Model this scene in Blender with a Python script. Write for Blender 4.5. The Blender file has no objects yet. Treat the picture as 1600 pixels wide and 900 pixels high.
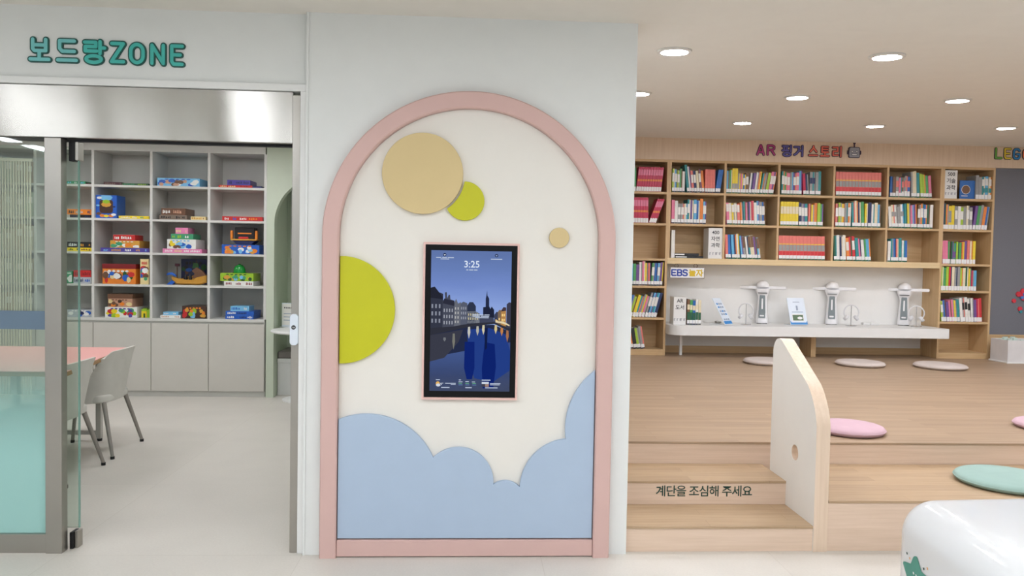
import bpy, bmesh, math, random
from mathutils import Vector, Matrix, Quaternion
random.seed(7)
S = bpy.context.scene
COL = S.collection
PI = math.pi

# ------------------------------------------------------------------ camera, world, exposure
YAW, PITCH, ROLL = 0.05372, 0.03489, 0.01786
EYE = Vector((0.82552, -3.84537, 1.49554))
FPX = 1193.96
fwd = Vector((math.sin(YAW) * math.cos(PITCH), math.cos(YAW) * math.cos(PITCH), -math.sin(PITCH)))
rt0 = Vector((math.cos(YAW), -math.sin(YAW), 0))
up0 = rt0.cross(fwd)
rt = math.cos(ROLL) * rt0 + math.sin(ROLL) * up0
up = -math.sin(ROLL) * rt0 + math.cos(ROLL) * up0
cd = bpy.data.cameras.new('camera')
cd.sensor_width = 36.0
cd.lens = FPX / 1600 * 36
cd.clip_start = 0.05
cam = bpy.data.objects.new('camera', cd)
COL.objects.link(cam)
cam.matrix_world = Matrix(((rt.x, up.x, -fwd.x, EYE.x), (rt.y, up.y, -fwd.y, EYE.y),
                           (rt.z, up.z, -fwd.z, EYE.z), (0, 0, 0, 1)))
S.camera = cam
S.view_settings.view_transform = 'Standard'
S.view_settings.look = 'None'
S.view_settings.gamma = 1
S.view_settings.use_curve_mapping = False
S.view_settings.exposure = 0.1
S.cycles.use_denoising = True
S.cycles.use_adaptive_sampling = False
S.cycles.max_bounces = 10
S.cycles.transparent_max_bounces = 16
S.cycles.sample_clamp_indirect = 6.0
W = bpy.data.worlds.new('world')
S.world = W
W.use_nodes = True
W.node_tree.nodes['Background'].inputs[0].default_value = (0.92, 0.97, 1.0, 1)
W.node_tree.nodes['Background'].inputs[1].default_value = 0.52
FRONT_LAMP = 24.0        # linear lamps over the front area
DOWN_LAMP = 205.0        # round downlights over the reading platform
GAME_LAMP = 15.0         # panels in the board game room


def ray(u, v):
    return fwd + (u - 800) / FPX * rt - (v - 450) / FPX * up


def at(u, v, y):                       # point of the plane Y=y seen at photo pixel u,v
    d = ray(u, v)
    return EYE + d * ((y - EYE.y) / d.y)


def atz(u, v, z):                      # point of the plane Z=z seen at photo pixel u,v
    d = ray(u, v)
    return EYE + d * ((z - EYE.z) / d.z)


# ------------------------------------------------------------------ materials
def lin(c):
    return tuple(((x / 255) / 12.92 if x / 255 <= 0.04045 else ((x / 255 + 0.055) / 1.055) ** 2.4) for x in c) + (1,)


MC = {}


def mat(name, rgb, rough=0.5, metal=0.0, spec=0.5, var=0.04, scale=9.0, bump=0.0, coat=0.0, emit=None):
    if name in MC:
        return MC[name]
    m = bpy.data.materials.new(name)
    m.use_nodes = True
    nt = m.node_tree
    b = nt.nodes['Principled BSDF']
    b.inputs['Roughness'].default_value = rough
    b.inputs['Metallic'].default_value = metal
    b.inputs['Specular IOR Level'].default_value = spec
    b.inputs['Coat Weight'].default_value = coat
    b.inputs['Coat Roughness'].default_value = 0.05
    c = lin(rgb)
    tc = nt.nodes.new('ShaderNodeTexCoord')
    n = nt.nodes.new('ShaderNodeTexNoise')
    n.inputs['Scale'].default_value = scale
    n.inputs['Detail'].default_value = 3
    r = nt.nodes.new('ShaderNodeValToRGB')
    r.color_ramp.elements[0].position = 0.3
    r.color_ramp.elements[1].position = 0.7
    r.color_ramp.elements[0].color = tuple(x * (1 - var) for x in c[:3]) + (1,)
    r.color_ramp.elements[1].color = tuple(min(1, x * (1 + var)) for x in c[:3]) + (1,)
    nt.links.new(tc.outputs['Object'], n.inputs['Vector'])
    nt.links.new(n.outputs['Fac'], r.inputs['Fac'])
    nt.links.new(r.outputs['Color'], b.inputs['Base Color'])
    if bump:
        bp = nt.nodes.new('ShaderNodeBump')
        bp.inputs['Strength'].default_value = bump
        bp.inputs['Distance'].default_value = 0.002
        n2 = nt.nodes.new('ShaderNodeTexNoise')
        n2.inputs['Scale'].default_value = 260
        nt.links.new(tc.outputs['Object'], n2.inputs['Vector'])
        nt.links.new(n2.outputs['Fac'], bp.inputs['Height'])
        nt.links.new(bp.outputs['Normal'], b.inputs['Normal'])
    if emit:
        b.inputs['Emission Color'].default_value = c
        b.inputs['Emission Strength'].default_value = emit
    MC[name] = m
    return m


def wood(name, c1, c2, axis='X', rough=0.45, plank=None, stretch=14.0):
    """grain drawn along one axis; plank = (length, width) adds the joints of boards"""
    if name in MC:
        return MC[name]
    m = bpy.data.materials.new(name)
    m.use_nodes = True
    nt = m.node_tree
    b = nt.nodes['Principled BSDF']
    b.inputs['Roughness'].default_value = rough
    tc = nt.nodes.new('ShaderNodeTexCoord')
    mp = nt.nodes.new('ShaderNodeMapping')
    sc = [stretch * 3] * 3
    sc['XYZ'.index(axis)] = 1.3
    mp.inputs['Scale'].default_value = sc
    n = nt.nodes.new('ShaderNodeTexNoise')
    n.inputs['Scale'].default_value = 1.6
    n.inputs['Detail'].default_value = 6
    n.inputs['Roughness'].default_value = 0.65
    r = nt.nodes.new('ShaderNodeValToRGB')
    r.color_ramp.elements[0].position = 0.32
    r.color_ramp.elements[1].position = 0.68
    r.color_ramp.elements[0].color = lin(c2)
    r.color_ramp.elements[1].color = lin(c1)
    L = nt.links
    L.new(tc.outputs['Object'], mp.inputs['Vector'])
    L.new(mp.outputs['Vector'], n.inputs['Vector'])
    L.new(n.outputs['Fac'], r.inputs['Fac'])
    out = r.outputs['Color']
    if plank:
        bk = nt.nodes.new('ShaderNodeTexBrick')
        bk.inputs['Scale'].default_value = 1
        bk.inputs['Brick Width'].default_value = plank[0]
        bk.inputs['Row Height'].default_value = plank[1]
        bk.inputs['Mortar Size'].default_value = 0.0012
        bk.inputs['Color1'].default_value = (1, 1, 1, 1)
        bk.inputs['Color2'].default_value = (0.80, 0.78, 0.76, 1)
        bk.inputs['Mortar'].default_value = (0.68, 0.66, 0.62, 1)
        L.new(tc.outputs['Object'], bk.inputs['Vector'])
        mx = nt.nodes.new('ShaderNodeMix')
        mx.data_type = 'RGBA'
        mx.blend_type = 'MULTIPLY'
        mx.inputs[0].default_value = 0.75
        L.new(out, mx.inputs[6])
        L.new(bk.outputs['Color'], mx.inputs[7])
        out = mx.outputs[2]
    L.new(out, b.inputs['Base Color'])
    MC[name] = m
    return m


def emis(name, rgb, strength):
    if name in MC:
        return MC[name]
    m = bpy.data.materials.new(name)
    m.use_nodes = True
    nt = m.node_tree
    nt.nodes.remove(nt.nodes['Principled BSDF'])
    e = nt.nodes.new('ShaderNodeEmission')
    e.inputs[0].default_value = lin(rgb)
    e.inputs[1].default_value = strength
    nt.links.new(e.outputs[0], nt.nodes['Material Output'].inputs[0])
    MC[name] = m
    return m


def glass(name, tint=(225, 240, 235), gloss=0.10, film=None):
    """thin pane: mostly clear, a little mirror; film=(colour, z_full, z_none) adds a frosted film fading upwards"""
    if name in MC:
        return MC[name]
    m = bpy.data.materials.new(name)
    m.use_nodes = True
    nt = m.node_tree
    nt.nodes.remove(nt.nodes['Principled BSDF'])
    t = nt.nodes.new('ShaderNodeBsdfTransparent')
    t.inputs[0].default_value = lin(tint)
    g = nt.nodes.new('ShaderNodeBsdfGlossy')
    g.inputs['Roughness'].default_value = 0.02
    mx = nt.nodes.new('ShaderNodeMixShader')
    fr = nt.nodes.new('ShaderNodeFresnel')
    fr.inputs[0].default_value = 1.5
    mu = nt.nodes.new('ShaderNodeMath')
    mu.operation = 'ADD'
    mu.inputs[1].default_value = gloss - 0.04
    nt.links.new(fr.outputs[0], mu.inputs[0])
    nt.links.new(mu.outputs[0], mx.inputs[0])
    nt.links.new(t.outputs[0], mx.inputs[1])
    nt.links.new(g.outputs[0], mx.inputs[2])
    out = mx.outputs[0]
    if film:
        rgb, z1, z0, amax = film
        tc = nt.nodes.new('ShaderNodeTexCoord')
        sp = nt.nodes.new('ShaderNodeSeparateXYZ')
        mr = nt.nodes.new('ShaderNodeMapRange')
        mr.inputs['From Min'].default_value = z1
        mr.inputs['From Max'].default_value = z0
        mr.inputs['To Min'].default_value = amax
        mr.inputs['To Max'].default_value = 0.0
        mr.interpolation_type = 'SMOOTHSTEP'
        df = nt.nodes.new('ShaderNodeBsdfDiffuse')
        df.inputs[0].default_value = lin(rgb)
        tl = nt.nodes.new('ShaderNodeBsdfTranslucent')
        tl.inputs[0].default_value = lin(rgb)
        ad = nt.nodes.new('ShaderNodeMixShader')
        ad.inputs[0].default_value = 0.12
        m2 = nt.nodes.new('ShaderNodeMixShader')
        nt.links.new(tc.outputs['Object'], sp.inputs[0])
        nt.links.new(sp.outputs['Z'], mr.inputs['Value'])
        nt.links.new(df.outputs[0], ad.inputs[1])
        nt.links.new(tl.outputs[0], ad.inputs[2])
        nt.links.new(mr.outputs[0], m2.inputs[0])
        nt.links.new(out, m2.inputs[1])
        nt.links.new(ad.outputs[0], m2.inputs[2])
        out = m2.outputs[0]
    nt.links.new(out, nt.nodes['Material Output'].inputs[0])
    MC[name] = m
    return m


def steel(name, rgb=(205, 202, 196), rough=0.3, k=0.0, wave=0.0, aniso=0.0):
    """brushed sheet: fine horizontal scratches tip the normal up and down by k, a slow dent tips it sideways by wave"""
    if name in MC:
        return MC[name]
    m = mat(name, rgb, rough, 1.0, var=0.03, scale=4)
    if k:
        nt = m.node_tree
        b = nt.nodes['Principled BSDF']
        tc = nt.nodes.new('ShaderNodeTexCoord')
        ge = nt.nodes.new('ShaderNodeNewGeometry')
        cb = nt.nodes.new('ShaderNodeCombineXYZ')
        for sc, amp, sock in (((90, 90, 1300), k, 2), ((1.2, 1.2, 4), wave, 0)):
            mp = nt.nodes.new('ShaderNodeMapping')
            mp.inputs['Scale'].default_value = sc
            n = nt.nodes.new('ShaderNodeTexNoise')
            n.inputs['Scale'].default_value = 1
            n.inputs['Detail'].default_value = 1
            a = nt.nodes.new('ShaderNodeMath')
            a.operation = 'MULTIPLY_ADD'
            a.inputs[1].default_value = amp
            a.inputs[2].default_value = -amp / 2
            nt.links.new(tc.outputs['Object'], mp.inputs[0])
            nt.links.new(mp.outputs[0], n.inputs['Vector'])
            nt.links.new(n.outputs['Fac'], a.inputs[0])
            nt.links.new(a.outputs[0], cb.inputs[sock])
        ad = nt.nodes.new('ShaderNodeVectorMath')
        ad.operation = 'ADD'
        nr = nt.nodes.new('ShaderNodeVectorMath')
        nr.operation = 'NORMALIZE'
        nt.links.new(ge.outputs['Normal'], ad.inputs[0])
        nt.links.new(cb.outputs[0], ad.inputs[1])
        nt.links.new(ad.outputs[0], nr.inputs[0])
        nt.links.new(nr.outputs[0], b.inputs['Normal'])
        if aniso:                       # scratches run sideways, so lamps smear upright
            b.inputs['Anisotropic'].default_value = aniso
            tg = nt.nodes.new('ShaderNodeCombineXYZ')
            tg.inputs[2].default_value = 1.0
            nt.links.new(tg.outputs[0], b.inputs['Tangent'])
    return m


# ------------------------------------------------------------------ mesh builder
class MB:
    def __init__(self):
        self.v, self.f, self.mi, self.mats = [], [], [], []
        self.bev = False

    def m(self, material):
        if material not in self.mats:
            self.mats.append(material)
        return self.mats.index(material)

    def add(self, verts, faces, material, M=None):
        o = len(self.v)
        i = self.m(material)
        for p in verts:
            p = Vector(p)
            self.v.append(M @ p if M else p)
        for f in faces:
            self.f.append([k + o for k in f])
            self.mi.append(i)
        return self

    def box(self, lo, hi, material, bevel=0.0, seg=2, M=None):
        lo, hi = Vector(lo), Vector(hi)
        if bevel > 0:
            self.bev = True
            bm = bmesh.new()
            bmesh.ops.create_cube(bm, size=1)
            c, s = (lo + hi) / 2, hi - lo
            for v in bm.verts:
                v.co = Vector((c.x + v.co.x * s.x, c.y + v.co.y * s.y, c.z + v.co.z * s.z))
            bevel = min(bevel, 0.45 * min(abs(s.x), abs(s.y), abs(s.z)))
            bmesh.ops.bevel(bm, geom=bm.edges[:] + bm.verts[:], offset=bevel, segments=seg, profile=0.5, affect='EDGES')
            bm.verts.index_update()
            self.add([v.co.copy() for v in bm.verts], [[v.index for v in f.verts] for f in bm.faces], material, M)
            bm.free()
            return self
        a, b = lo, hi
        vs = [(a.x, a.y, a.z), (b.x, a.y, a.z), (b.x, b.y, a.z), (a.x, b.y, a.z),
              (a.x, a.y, b.z), (b.x, a.y, b.z), (b.x, b.y, b.z), (a.x, b.y, b.z)]
        return self.add(vs, [(0, 3, 2, 1), (4, 5, 6, 7), (0, 1, 5, 4), (1, 2, 6, 5), (2, 3, 7, 6), (3, 0, 4, 7)], material, M)

    def prism(self, pts, d0, d1, material, axis='Y', bevel=0.0, M=None, seg=2):
        """polygon pts in the plane across axis, extruded from d0 to d1. axis Y: pts=(x,z); X: (y,z); Z: (x,y)"""
        def put(p, d):
            return {'Y': (p[0], d, p[1]), 'X': (d, p[0], p[1]), 'Z': (p[0], p[1], d)}[axis]
        bm = bmesh.new()
        A = [bm.verts.new(put(p, d0)) for p in pts]
        B = [bm.verts.new(put(p, d1)) for p in pts]
        n = len(pts)
        fa = bm.faces.new(A)
        fb = bm.faces.new(B[::-1])
        for i in range(n):
            bm.faces.new((A[i], B[i], B[(i + 1) % n], A[(i + 1) % n]))
        bmesh.ops.recalc_face_normals(bm, faces=bm.faces[:])
        if bevel > 0:
            self.bev = True
            es = [e for e in bm.edges if (fa in e.link_faces or fb in e.link_faces)]
            bmesh.ops.bevel(bm, geom=es, offset=bevel, segments=seg, profile=0.5, affect='EDGES')
        bm.verts.index_update()
        self.add([v.co.copy() for v in bm.verts], [[v.index for v in f.verts] for f in bm.faces], material, M)
        bm.free()
        return self

    def lathe(self, prof, material, c=(0, 0, 0), n=32, M=None, ring=False):
        """profile of (r,z) turned about Z at c"""
        vs, fs = [], []
        for r, z in prof:
            for k in range(n):
                a = 2 * PI * k / n
                vs.append((c[0] + r * math.cos(a), c[1] + r * math.sin(a), c[2] + z))
        L = len(prof)
        for i in range(L - 1):
            for k in range(n):
                k2 = (k + 1) % n
                fs.append((i * n + k, i * n + k2, (i + 1) * n + k2, (i + 1) * n + k))
        if ring:
            for k in range(n):
                fs.append(((L - 1) * n + k, (L - 1) * n + (k + 1) % n, (k + 1) % n, k))
        if prof[0][0] > 1e-6 and not ring:
            fs.append(tuple(range(n))[::-1])
        if prof[-1][0] > 1e-6 and not ring:
            fs.append(tuple((L - 1) * n + k for k in range(n)))
        return self.add(vs, fs, material, M)

    def tube(self, path, r, material, n=10, r2=None, closed=False):
        path = [Vector(p) for p in path]
        r2 = r if r2 is None else r2
        vs, fs = [], []
        N = len(path)
        prev = None
        for i, p in enumerate(path):
            a = path[(i - 1) % N] if (closed or i > 0) else path[i]
            b = path[(i + 1) % N] if (closed or i < N - 1) else path[i]
            t = (b - a).normalized()
            if prev is None:
                ref = Vector((0, 0, 1)) if abs(t.z) < 0.9 else Vector((1, 0, 0))
                u = t.cross(ref).normalized()
            else:
                u = (prev - t * prev.dot(t)).normalized()
            prev = u
            w = t.cross(u)
            rr = r + (r2 - r) * i / max(1, N - 1)
            for k in range(n):
                an = 2 * PI * k / n
                vs.append(p + rr * (math.cos(an) * u + math.sin(an) * w))
        for i in range(N if closed else N - 1):
            j = (i + 1) % N
            for k in range(n):
                k2 = (k + 1) % n
                fs.append((i * n + k, j * n + k, j * n + k2, i * n + k2))
        if not closed:
            fs.append(tuple(range(n)))
            fs.append(tuple((N - 1) * n + k for k in range(n))[::-1])
        return self.add(vs, fs, material)

    def build(self, name, parent=None, smooth=True, loc=None, angle=35):
        me = bpy.data.meshes.new(name)
        me.from_pydata([tuple(p) for p in self.v], [], self.f)
        for m in self.mats:
            me.materials.append(m)
        for p, i in zip(me.polygons, self.mi):
            p.material_index = i
        bm = bmesh.new()
        bm.from_mesh(me)
        bmesh.ops.recalc_face_normals(bm, faces=bm.faces[:])
        bm.to_mesh(me)
        bm.free()
        if smooth:
            for p in me.polygons:
                p.use_smooth = True
            me.set_sharp_from_angle(angle=math.radians(angle))
        me.update()
        o = bpy.data.objects.new(name, me)
        COL.objects.link(o)
        if smooth and self.bev:        # keep the big faces flat beside their rounded edges
            wn = o.modifiers.new('flat_faces', 'WEIGHTED_NORMAL')
            wn.keep_sharp = True
        if parent:
            o.parent = parent
        if loc:
            o.location = loc
        return o


def thing(name, label, cat, loc=(0, 0, 0), rotz=0.0, group=None):
    o = bpy.data.objects.new(name, None)
    o.empty_display_size = 0.05
    COL.objects.link(o)
    o.location = loc
    o.rotation_euler = (0, 0, rotz)
    return tag(o, label, cat, group)


def tag(o, label, cat, group=None):
    o['label'] = label
    o['category'] = cat
    if group:
        o['group'] = group
    return o


def struct(o, label=None, cat=None):
    o['kind'] = 'structure'
    if label:
        o['label'] = label
        o['category'] = cat
    return o


def arc(cx, cy, r, a0, a1, n=12):
    return [(cx + r * math.cos(math.radians(a0 + (a1 - a0) * i / n)), cy + r * math.sin(math.radians(a0 + (a1 - a0) * i / n))) for i in range(n + 1)]


def rrect(x0, z0, x1, z1, r, n=6):
    return arc(x1 - r, z1 - r, r, 0, 90, n) + arc(x0 + r, z1 - r, r, 90, 180, n) + arc(x0 + r, z0 + r, r, 180, 270, n) + arc(x1 - r, z0 + r, r, 270, 360, n)


def arc3(p, q, r, n=12):
    """points from p to r on the circle through p, q, r"""
    ax, ay, bx, by, cx, cy = *p, *q, *r
    d = 2 * (ax * (by - cy) + bx * (cy - ay) + cx * (ay - by))
    ux = ((ax**2 + ay**2) * (by - cy) + (bx**2 + by**2) * (cy - ay) + (cx**2 + cy**2) * (ay - by)) / d
    uy = ((ax**2 + ay**2) * (cx - bx) + (bx**2 + by**2) * (ax - cx) + (cx**2 + cy**2) * (bx - ax)) / d
    a0 = math.atan2(ay - uy, ax - ux)
    a1 = math.atan2(by - uy, bx - ux)
    a2 = math.atan2(cy - uy, cx - ux)
    R = math.hypot(ax - ux, ay - uy)
    ccw = ((a1 - a0) % (2 * PI)) < ((a2 - a0) % (2 * PI))
    sweep = (a2 - a0) % (2 * PI) if ccw else -((a0 - a2) % (2 * PI))
    return [(ux + R * math.cos(a0 + sweep * i / n), uy + R * math.sin(a0 + sweep * i / n)) for i in range(n + 1)]


def text(body, size, material, name, parent, loc, depth=0.002, bold=0.0, align='CENTER', rotz=0.0, spacing=1.0, line=1.0, M=None):
    """lettering facing -Y; loc is in the parent's space"""
    c = bpy.data.curves.new(name, 'FONT')
    c.body = body
    c.size = size
    c.align_x = align
    c.extrude = depth / 2
    c.offset = bold
    c.space_character = spacing
    c.space_line = line
    c.resolution_u = 3
    tmp = bpy.data.objects.new(name + '_curve', c)
    COL.objects.link(tmp)
    bpy.context.view_layer.update()
    dg = bpy.context.evaluated_depsgraph_get()
    me = bpy.data.meshes.new_from_object(tmp.evaluated_get(dg))
    bpy.data.objects.remove(tmp)
    bpy.data.curves.remove(c)
    me.transform(Matrix.Rotation(PI / 2, 4, 'X'))
    if M:
        me.transform(M)
    me.materials.clear()
    me.materials.append(material)
    me.name = name
    o = bpy.data.objects.new(name, me)
    COL.objects.link(o)
    o.parent = parent
    o.location = loc
    o.rotation_euler = (0, 0, rotz)
    return o


# rounded stroke lettering: each glyph = (width, [polylines]) in a box 1 high
def ell(cx, cy, rx, ry, n=20):
    return [(cx + rx * math.cos(2 * PI * i / n), cy + ry * math.sin(2 * PI * i / n)) for i in range(n + 1)]


GLYPH = {
    '보': (1.0, [[(.16, .95), (.16, .55), (.24, .47), (.82, .47), (.82, .95)], [(.16, .71), (.82, .71)], [(.49, .47), (.49, .1)], [(.03, .1), (.97, .1)]]),
    '드': (1.0, [[(.88, .92), (.12, .92), (.12, .6), (.24, .48), (.88, .48)], [(.02, .1), (.98, .1)]]),
    '랑': (1.0, [[(.05, .93), (.58, .93), (.58, .73), (.08, .73), (.08, .53), (.62, .53)], [(.78, .97), (.78, .42)], [(.78, .68), (1., .68)], ell(.48, .16, .36, .15)]),
    'Z': (.8, [[(.05, .92), (.76, .92), (.04, .08), (.78, .08)]]),
    'O': (.8, [arc(.4, .62, .34, 0, 180, 10) + arc(.4, .38, .34, 180, 360, 10) + [(.74, .62)]]),
    'N': (.8, [[(.06, .06), (.06, .94), (.72, .06), (.72, .94)]]),
    'E': (.72, [[(.7, .93), (.06, .93), (.06, .2), (.16, .07), (.7, .07)], [(.06, .51), (.58, .51)]]),
    'A': (.86, [[(.02, .04), (.4, .95), (.46, .95), (.84, .04)], [(.2, .3), (.66, .3)]]),
    'R': (.78, [[(.08, .04), (.08, .94), (.5, .94), (.68, .84), (.68, .62), (.5, .5), (.08, .5)], [(.42, .5), (.72, .04)]]),
    '핑': (1.0, [[(.04, .93), (.62, .93)], [(.2, .93), (.2, .55)], [(.46, .93), (.46, .55)], [(.03, .53), (.64, .53)], [(.88, .98), (.88, .42)], ell(.5, .17, .36, .15)]),
    '거': (1.0, [[(.08, .88), (.55, .88), (.52, .5), (.32, .26), (.1, .12)], [(.9, .98), (.9, .02)], [(.6, .52), (.9, .52)]]),
    '스': (1.0, [[(.5, .95), (.5, .8), (.12, .45)], [(.5, .8), (.88, .45)], [(.02, .12), (.98, .12)]]),
    '토': (1.0, [[(.86, .94), (.14, .94), (.14, .46), (.88, .46)], [(.14, .7), (.84, .7)], [(.5, .46), (.5, .1)], [(.02, .1), (.98, .1)]]),
    '리': (1.0, [[(.06, .9), (.56, .9), (.56, .52), (.1, .52), (.1, .12), (.62, .15)], [(.9, .98), (.9, .02)]]),
    'L': (.7, [[(.08, .95), (.08, .07), (.68, .07)]]),
    'G': (.82, [[(.74, .8), (.6, .94), (.24, .94), (.08, .78), (.08, .22), (.24, .06), (.6, .06), (.74, .22), (.74, .48), (.44, .48)]]),
    'B': (.78, [[(.08, .06), (.08, .94), (.52, .94), (.66, .84), (.66, .62), (.52, .52), (.08, .52)], [(.52, .52), (.7, .4), (.7, .16), (.54, .06), (.08, .06)]]),
    'S': (.76, [[(.68, .84), (.54, .94), (.22, .94), (.08, .82), (.08, .64), (.2, .54), (.56, .48), (.68, .36), (.68, .18), (.54, .06), (.2, .06), (.06, .16)]]),
    '놀': (1.0, [[(.15, .99), (.15, .76), (.88, .76)], [(.5, .76), (.5, .58)], [(.02, .57), (.98, .57)], [(.12, .41), (.86, .41), (.86, .24), (.14, .24), (.14, .06), (.9, .06)]]),
    '자': (1.0, [[(.05, .88), (.62, .88)], [(.33, .88), (.33, .62), (.05, .16)], [(.33, .6), (.62, .16)], [(.8, .98), (.8, .02)], [(.8, .52), (1.02, .52)]]),
}


def strokes(mb, lines, org, sx, sz, w, y0, y1, material):
    """capsule-ended strokes of width w; org = lower-left corner (x,z)"""
    k = 0
    for ln in lines:
        P = [(org[0] + x * sx, org[1] + z * sz) for x, z in ln]
        for a, b in zip(P[:-1], P[1:]):
            k += 1
            an = math.degrees(math.atan2(b[1] - a[1], b[0] - a[0]))
            e = k * 2e-5
            mb.prism(arc(b[0], b[1], w / 2, an - 90, an + 90, 6) + arc(a[0], a[1], w / 2, an + 90, an + 270, 6), y0 - e, y1, material)
    return mb


def sign_letters(root, glyphs, inner, outer, w_in, w_out, name='letter'):
    """glyphs: (char, x, z, sx, sz, inner material) in the sign's own plane, letter standing out towards -Y"""
    for ch, x, z, sx, sz, im in glyphs:
        wd, ln = GLYPH[ch]
        # the given box includes the outline: fit the stroke centre lines inside it
        px_ = [p[0] for l in ln for p in l]
        pz_ = [p[1] for l in ln for p in l]
        ln = [[((p[0] - min(px_)) / (max(px_) - min(px_)), (p[1] - min(pz_)) / (max(pz_) - min(pz_))) for p in l] for l in ln]
        sx = sx * wd - w_out
        sz -= w_out
        x += w_out / 2
        z += w_out / 2
        o = strokes(MB(), ln, (x, z), sx, sz, w_out, -0.007, 0.0, outer).build(name, root, smooth=False)
        strokes(MB(), ln, (x, z), sx, sz, w_in, -0.0095, -0.0065, im).build('letter_face', o, smooth=False)


# ------------------------------------------------------------------ palette
WALL = mat('wall_paint', (221, 223, 221), 0.6, var=0.012, bump=0.05)
CEIL = mat('ceiling_paint', (222, 217, 208), 0.75, var=0.012)
WHITE = mat('white_laminate', (226, 226, 224), 0.4, var=0.01)
CABINET = mat('cabinet_laminate', (206, 205, 200), 0.5, var=0.012)
CABDOOR = mat('cabinet_door_laminate', (200, 196, 188), 0.5, var=0.012)
SAGE = mat('sage_paint', (194, 203, 184), 0.6, var=0.015)
STEEL = steel('brushed_steel', (184, 181, 175), rough=0.21, k=0.0001, wave=0.02, aniso=1.0)
STEELF = steel('satin_steel_frame', (172, 168, 161), 0.38)
DARKM = mat('dark_metal', (40, 40, 42), 0.4, 0.6)
CHROME = mat('chrome', (210, 210, 212), 0.18, 1.0)
PINK = mat('pink_lacquer', (206, 172, 165), 0.5, var=0.012)
PINKL = mat('pink_trim', (222, 184, 176), 0.5, var=0.012)
CREAM = mat('cream_panel', (226, 222, 214), 0.6, var=0.008)
OCHRE = mat('ochre_board', (208, 186, 136), 0.55, var=0.015)
LIME = mat('lime_board', (190, 190, 8), 0.5, var=0.015)
SKY = mat('sky_blue_board', (168, 186, 208), 0.55, var=0.01)
SHELFW = wood('shelf_wood', (208, 177, 135), (193, 160, 116), 'X')
SHELFV = wood('shelf_wood_upright', (208, 177, 135), (193, 160, 116), 'Z')
PALEW = wood('pale_wood', (225, 201, 181), (213, 188, 165), 'X')
PALEV = wood('pale_wood_upright', (226, 204, 182), (214, 190, 166), 'Z', stretch=10)
BANDW = wood('band_wood', (222, 200, 176), (212, 188, 162), 'Z', stretch=10)
TREAD = wood('tread_wood', (188, 161, 130), (167, 140, 109), 'X', plank=(0.9, 0.09))
FLOORW = wood('platform_wood', (178, 153, 127), (160, 135, 109), 'X', plank=(1.0, 0.075))
BLACK = mat('black_gloss', (14, 14, 16), 0.15)
PAPER = mat('paper', (232, 230, 224), 0.7)
INK = mat('ink', (50, 52, 56), 0.6)
GREYP = mat('grey_panel', (128, 136, 138), 0.4)
GLOSSW = mat('glossy_white_shell', (216, 218, 220), 0.09, coat=0.0, var=0.004)

# ================================================================== the room
ZC = 2.7          # ceiling height at the front
YB = 5.13         # front plane of the bookcases
ZP = 0.405        # top of the reading platform
D2 = 4.36         # front plane of the board game cabinet


def floor_mat():
    m = mat('vinyl_floor', (206, 201, 193), 0.42, var=0.035, scale=2.2)
    nt = m.node_tree
    b = nt.nodes['Principled BSDF']
    src = b.inputs['Base Color'].links[0].from_socket
    tc = nt.nodes.new('ShaderNodeTexCoord')
    bk = nt.nodes.new('ShaderNodeTexBrick')
    bk.offset = 0.0
    bk.inputs['Scale'].default_value = 1
    bk.inputs['Brick Width'].default_value = 1.2
    bk.inputs['Row Height'].default_value = 1.2
    bk.inputs['Mortar Size'].default_value = 0.0016
    bk.inputs['Color1'].default_value = (1, 1, 1, 1)
    bk.inputs['Color2'].default_value = (0.97, 0.97, 0.97, 1)
    bk.inputs['Mortar'].default_value = (0.86, 0.85, 0.83, 1)
    n = nt.nodes.new('ShaderNodeTexNoise')
    n.inputs['Scale'].default_value = 90
    r = nt.nodes.new('ShaderNodeMapRange')
    r.inputs['To Min'].default_value = 0.93
    r.inputs['To Max'].default_value = 1.06
    nt.links.new(tc.outputs['Object'], bk.inputs['Vector'])
    nt.links.new(tc.outputs['Object'], n.inputs['Vector'])
    nt.links.new(n.outputs['Fac'], r.inputs['Value'])
    m1 = nt.nodes.new('ShaderNodeMix')
    m1.data_type = 'RGBA'
    m1.blend_type = 'MULTIPLY'
    m1.inputs[0].default_value = 1
    m2 = nt.nodes.new('ShaderNodeMix')
    m2.data_type = 'RGBA'
    m2.blend_type = 'MULTIPLY'
    m2.inputs[0].default_value = 1
    nt.links.new(src, m1.inputs[6])
    nt.links.new(bk.outputs['Color'], m1.inputs[7])
    nt.links.new(m1.outputs[2], m2.inputs[6])
    nt.links.new(r.outputs[0], m2.inputs[7])
    nt.links.new(m2.outputs[2], b.inputs['Base Color'])
    return m


struct(MB().box((-5, -6, -0.1), (9.6, 5.8, 0), floor_mat()).build('floor', smooth=False, loc=None))
# ceiling: level over the front, climbing gently over the reading platform
struct(MB().box((-5, -6, ZC), (9.6, 0.0, ZC + 0.1), CEIL).build('ceiling', smooth=False))
KC = (2.985 - ZC) / YB
struct(MB().prism([(0.0, ZC), (5.8, ZC + KC * 5.8), (5.8, ZC + KC * 5.8 + 0.1), (0.0, ZC + 0.1)], 1.60, 9.6, CEIL, 'X').build('ceiling_reading', smooth=False))
struct(MB().box((-5, 0.0, ZC), (1.60, 5.8, ZC + 0.1), CEIL).build('ceiling_game', smooth=False))
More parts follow.
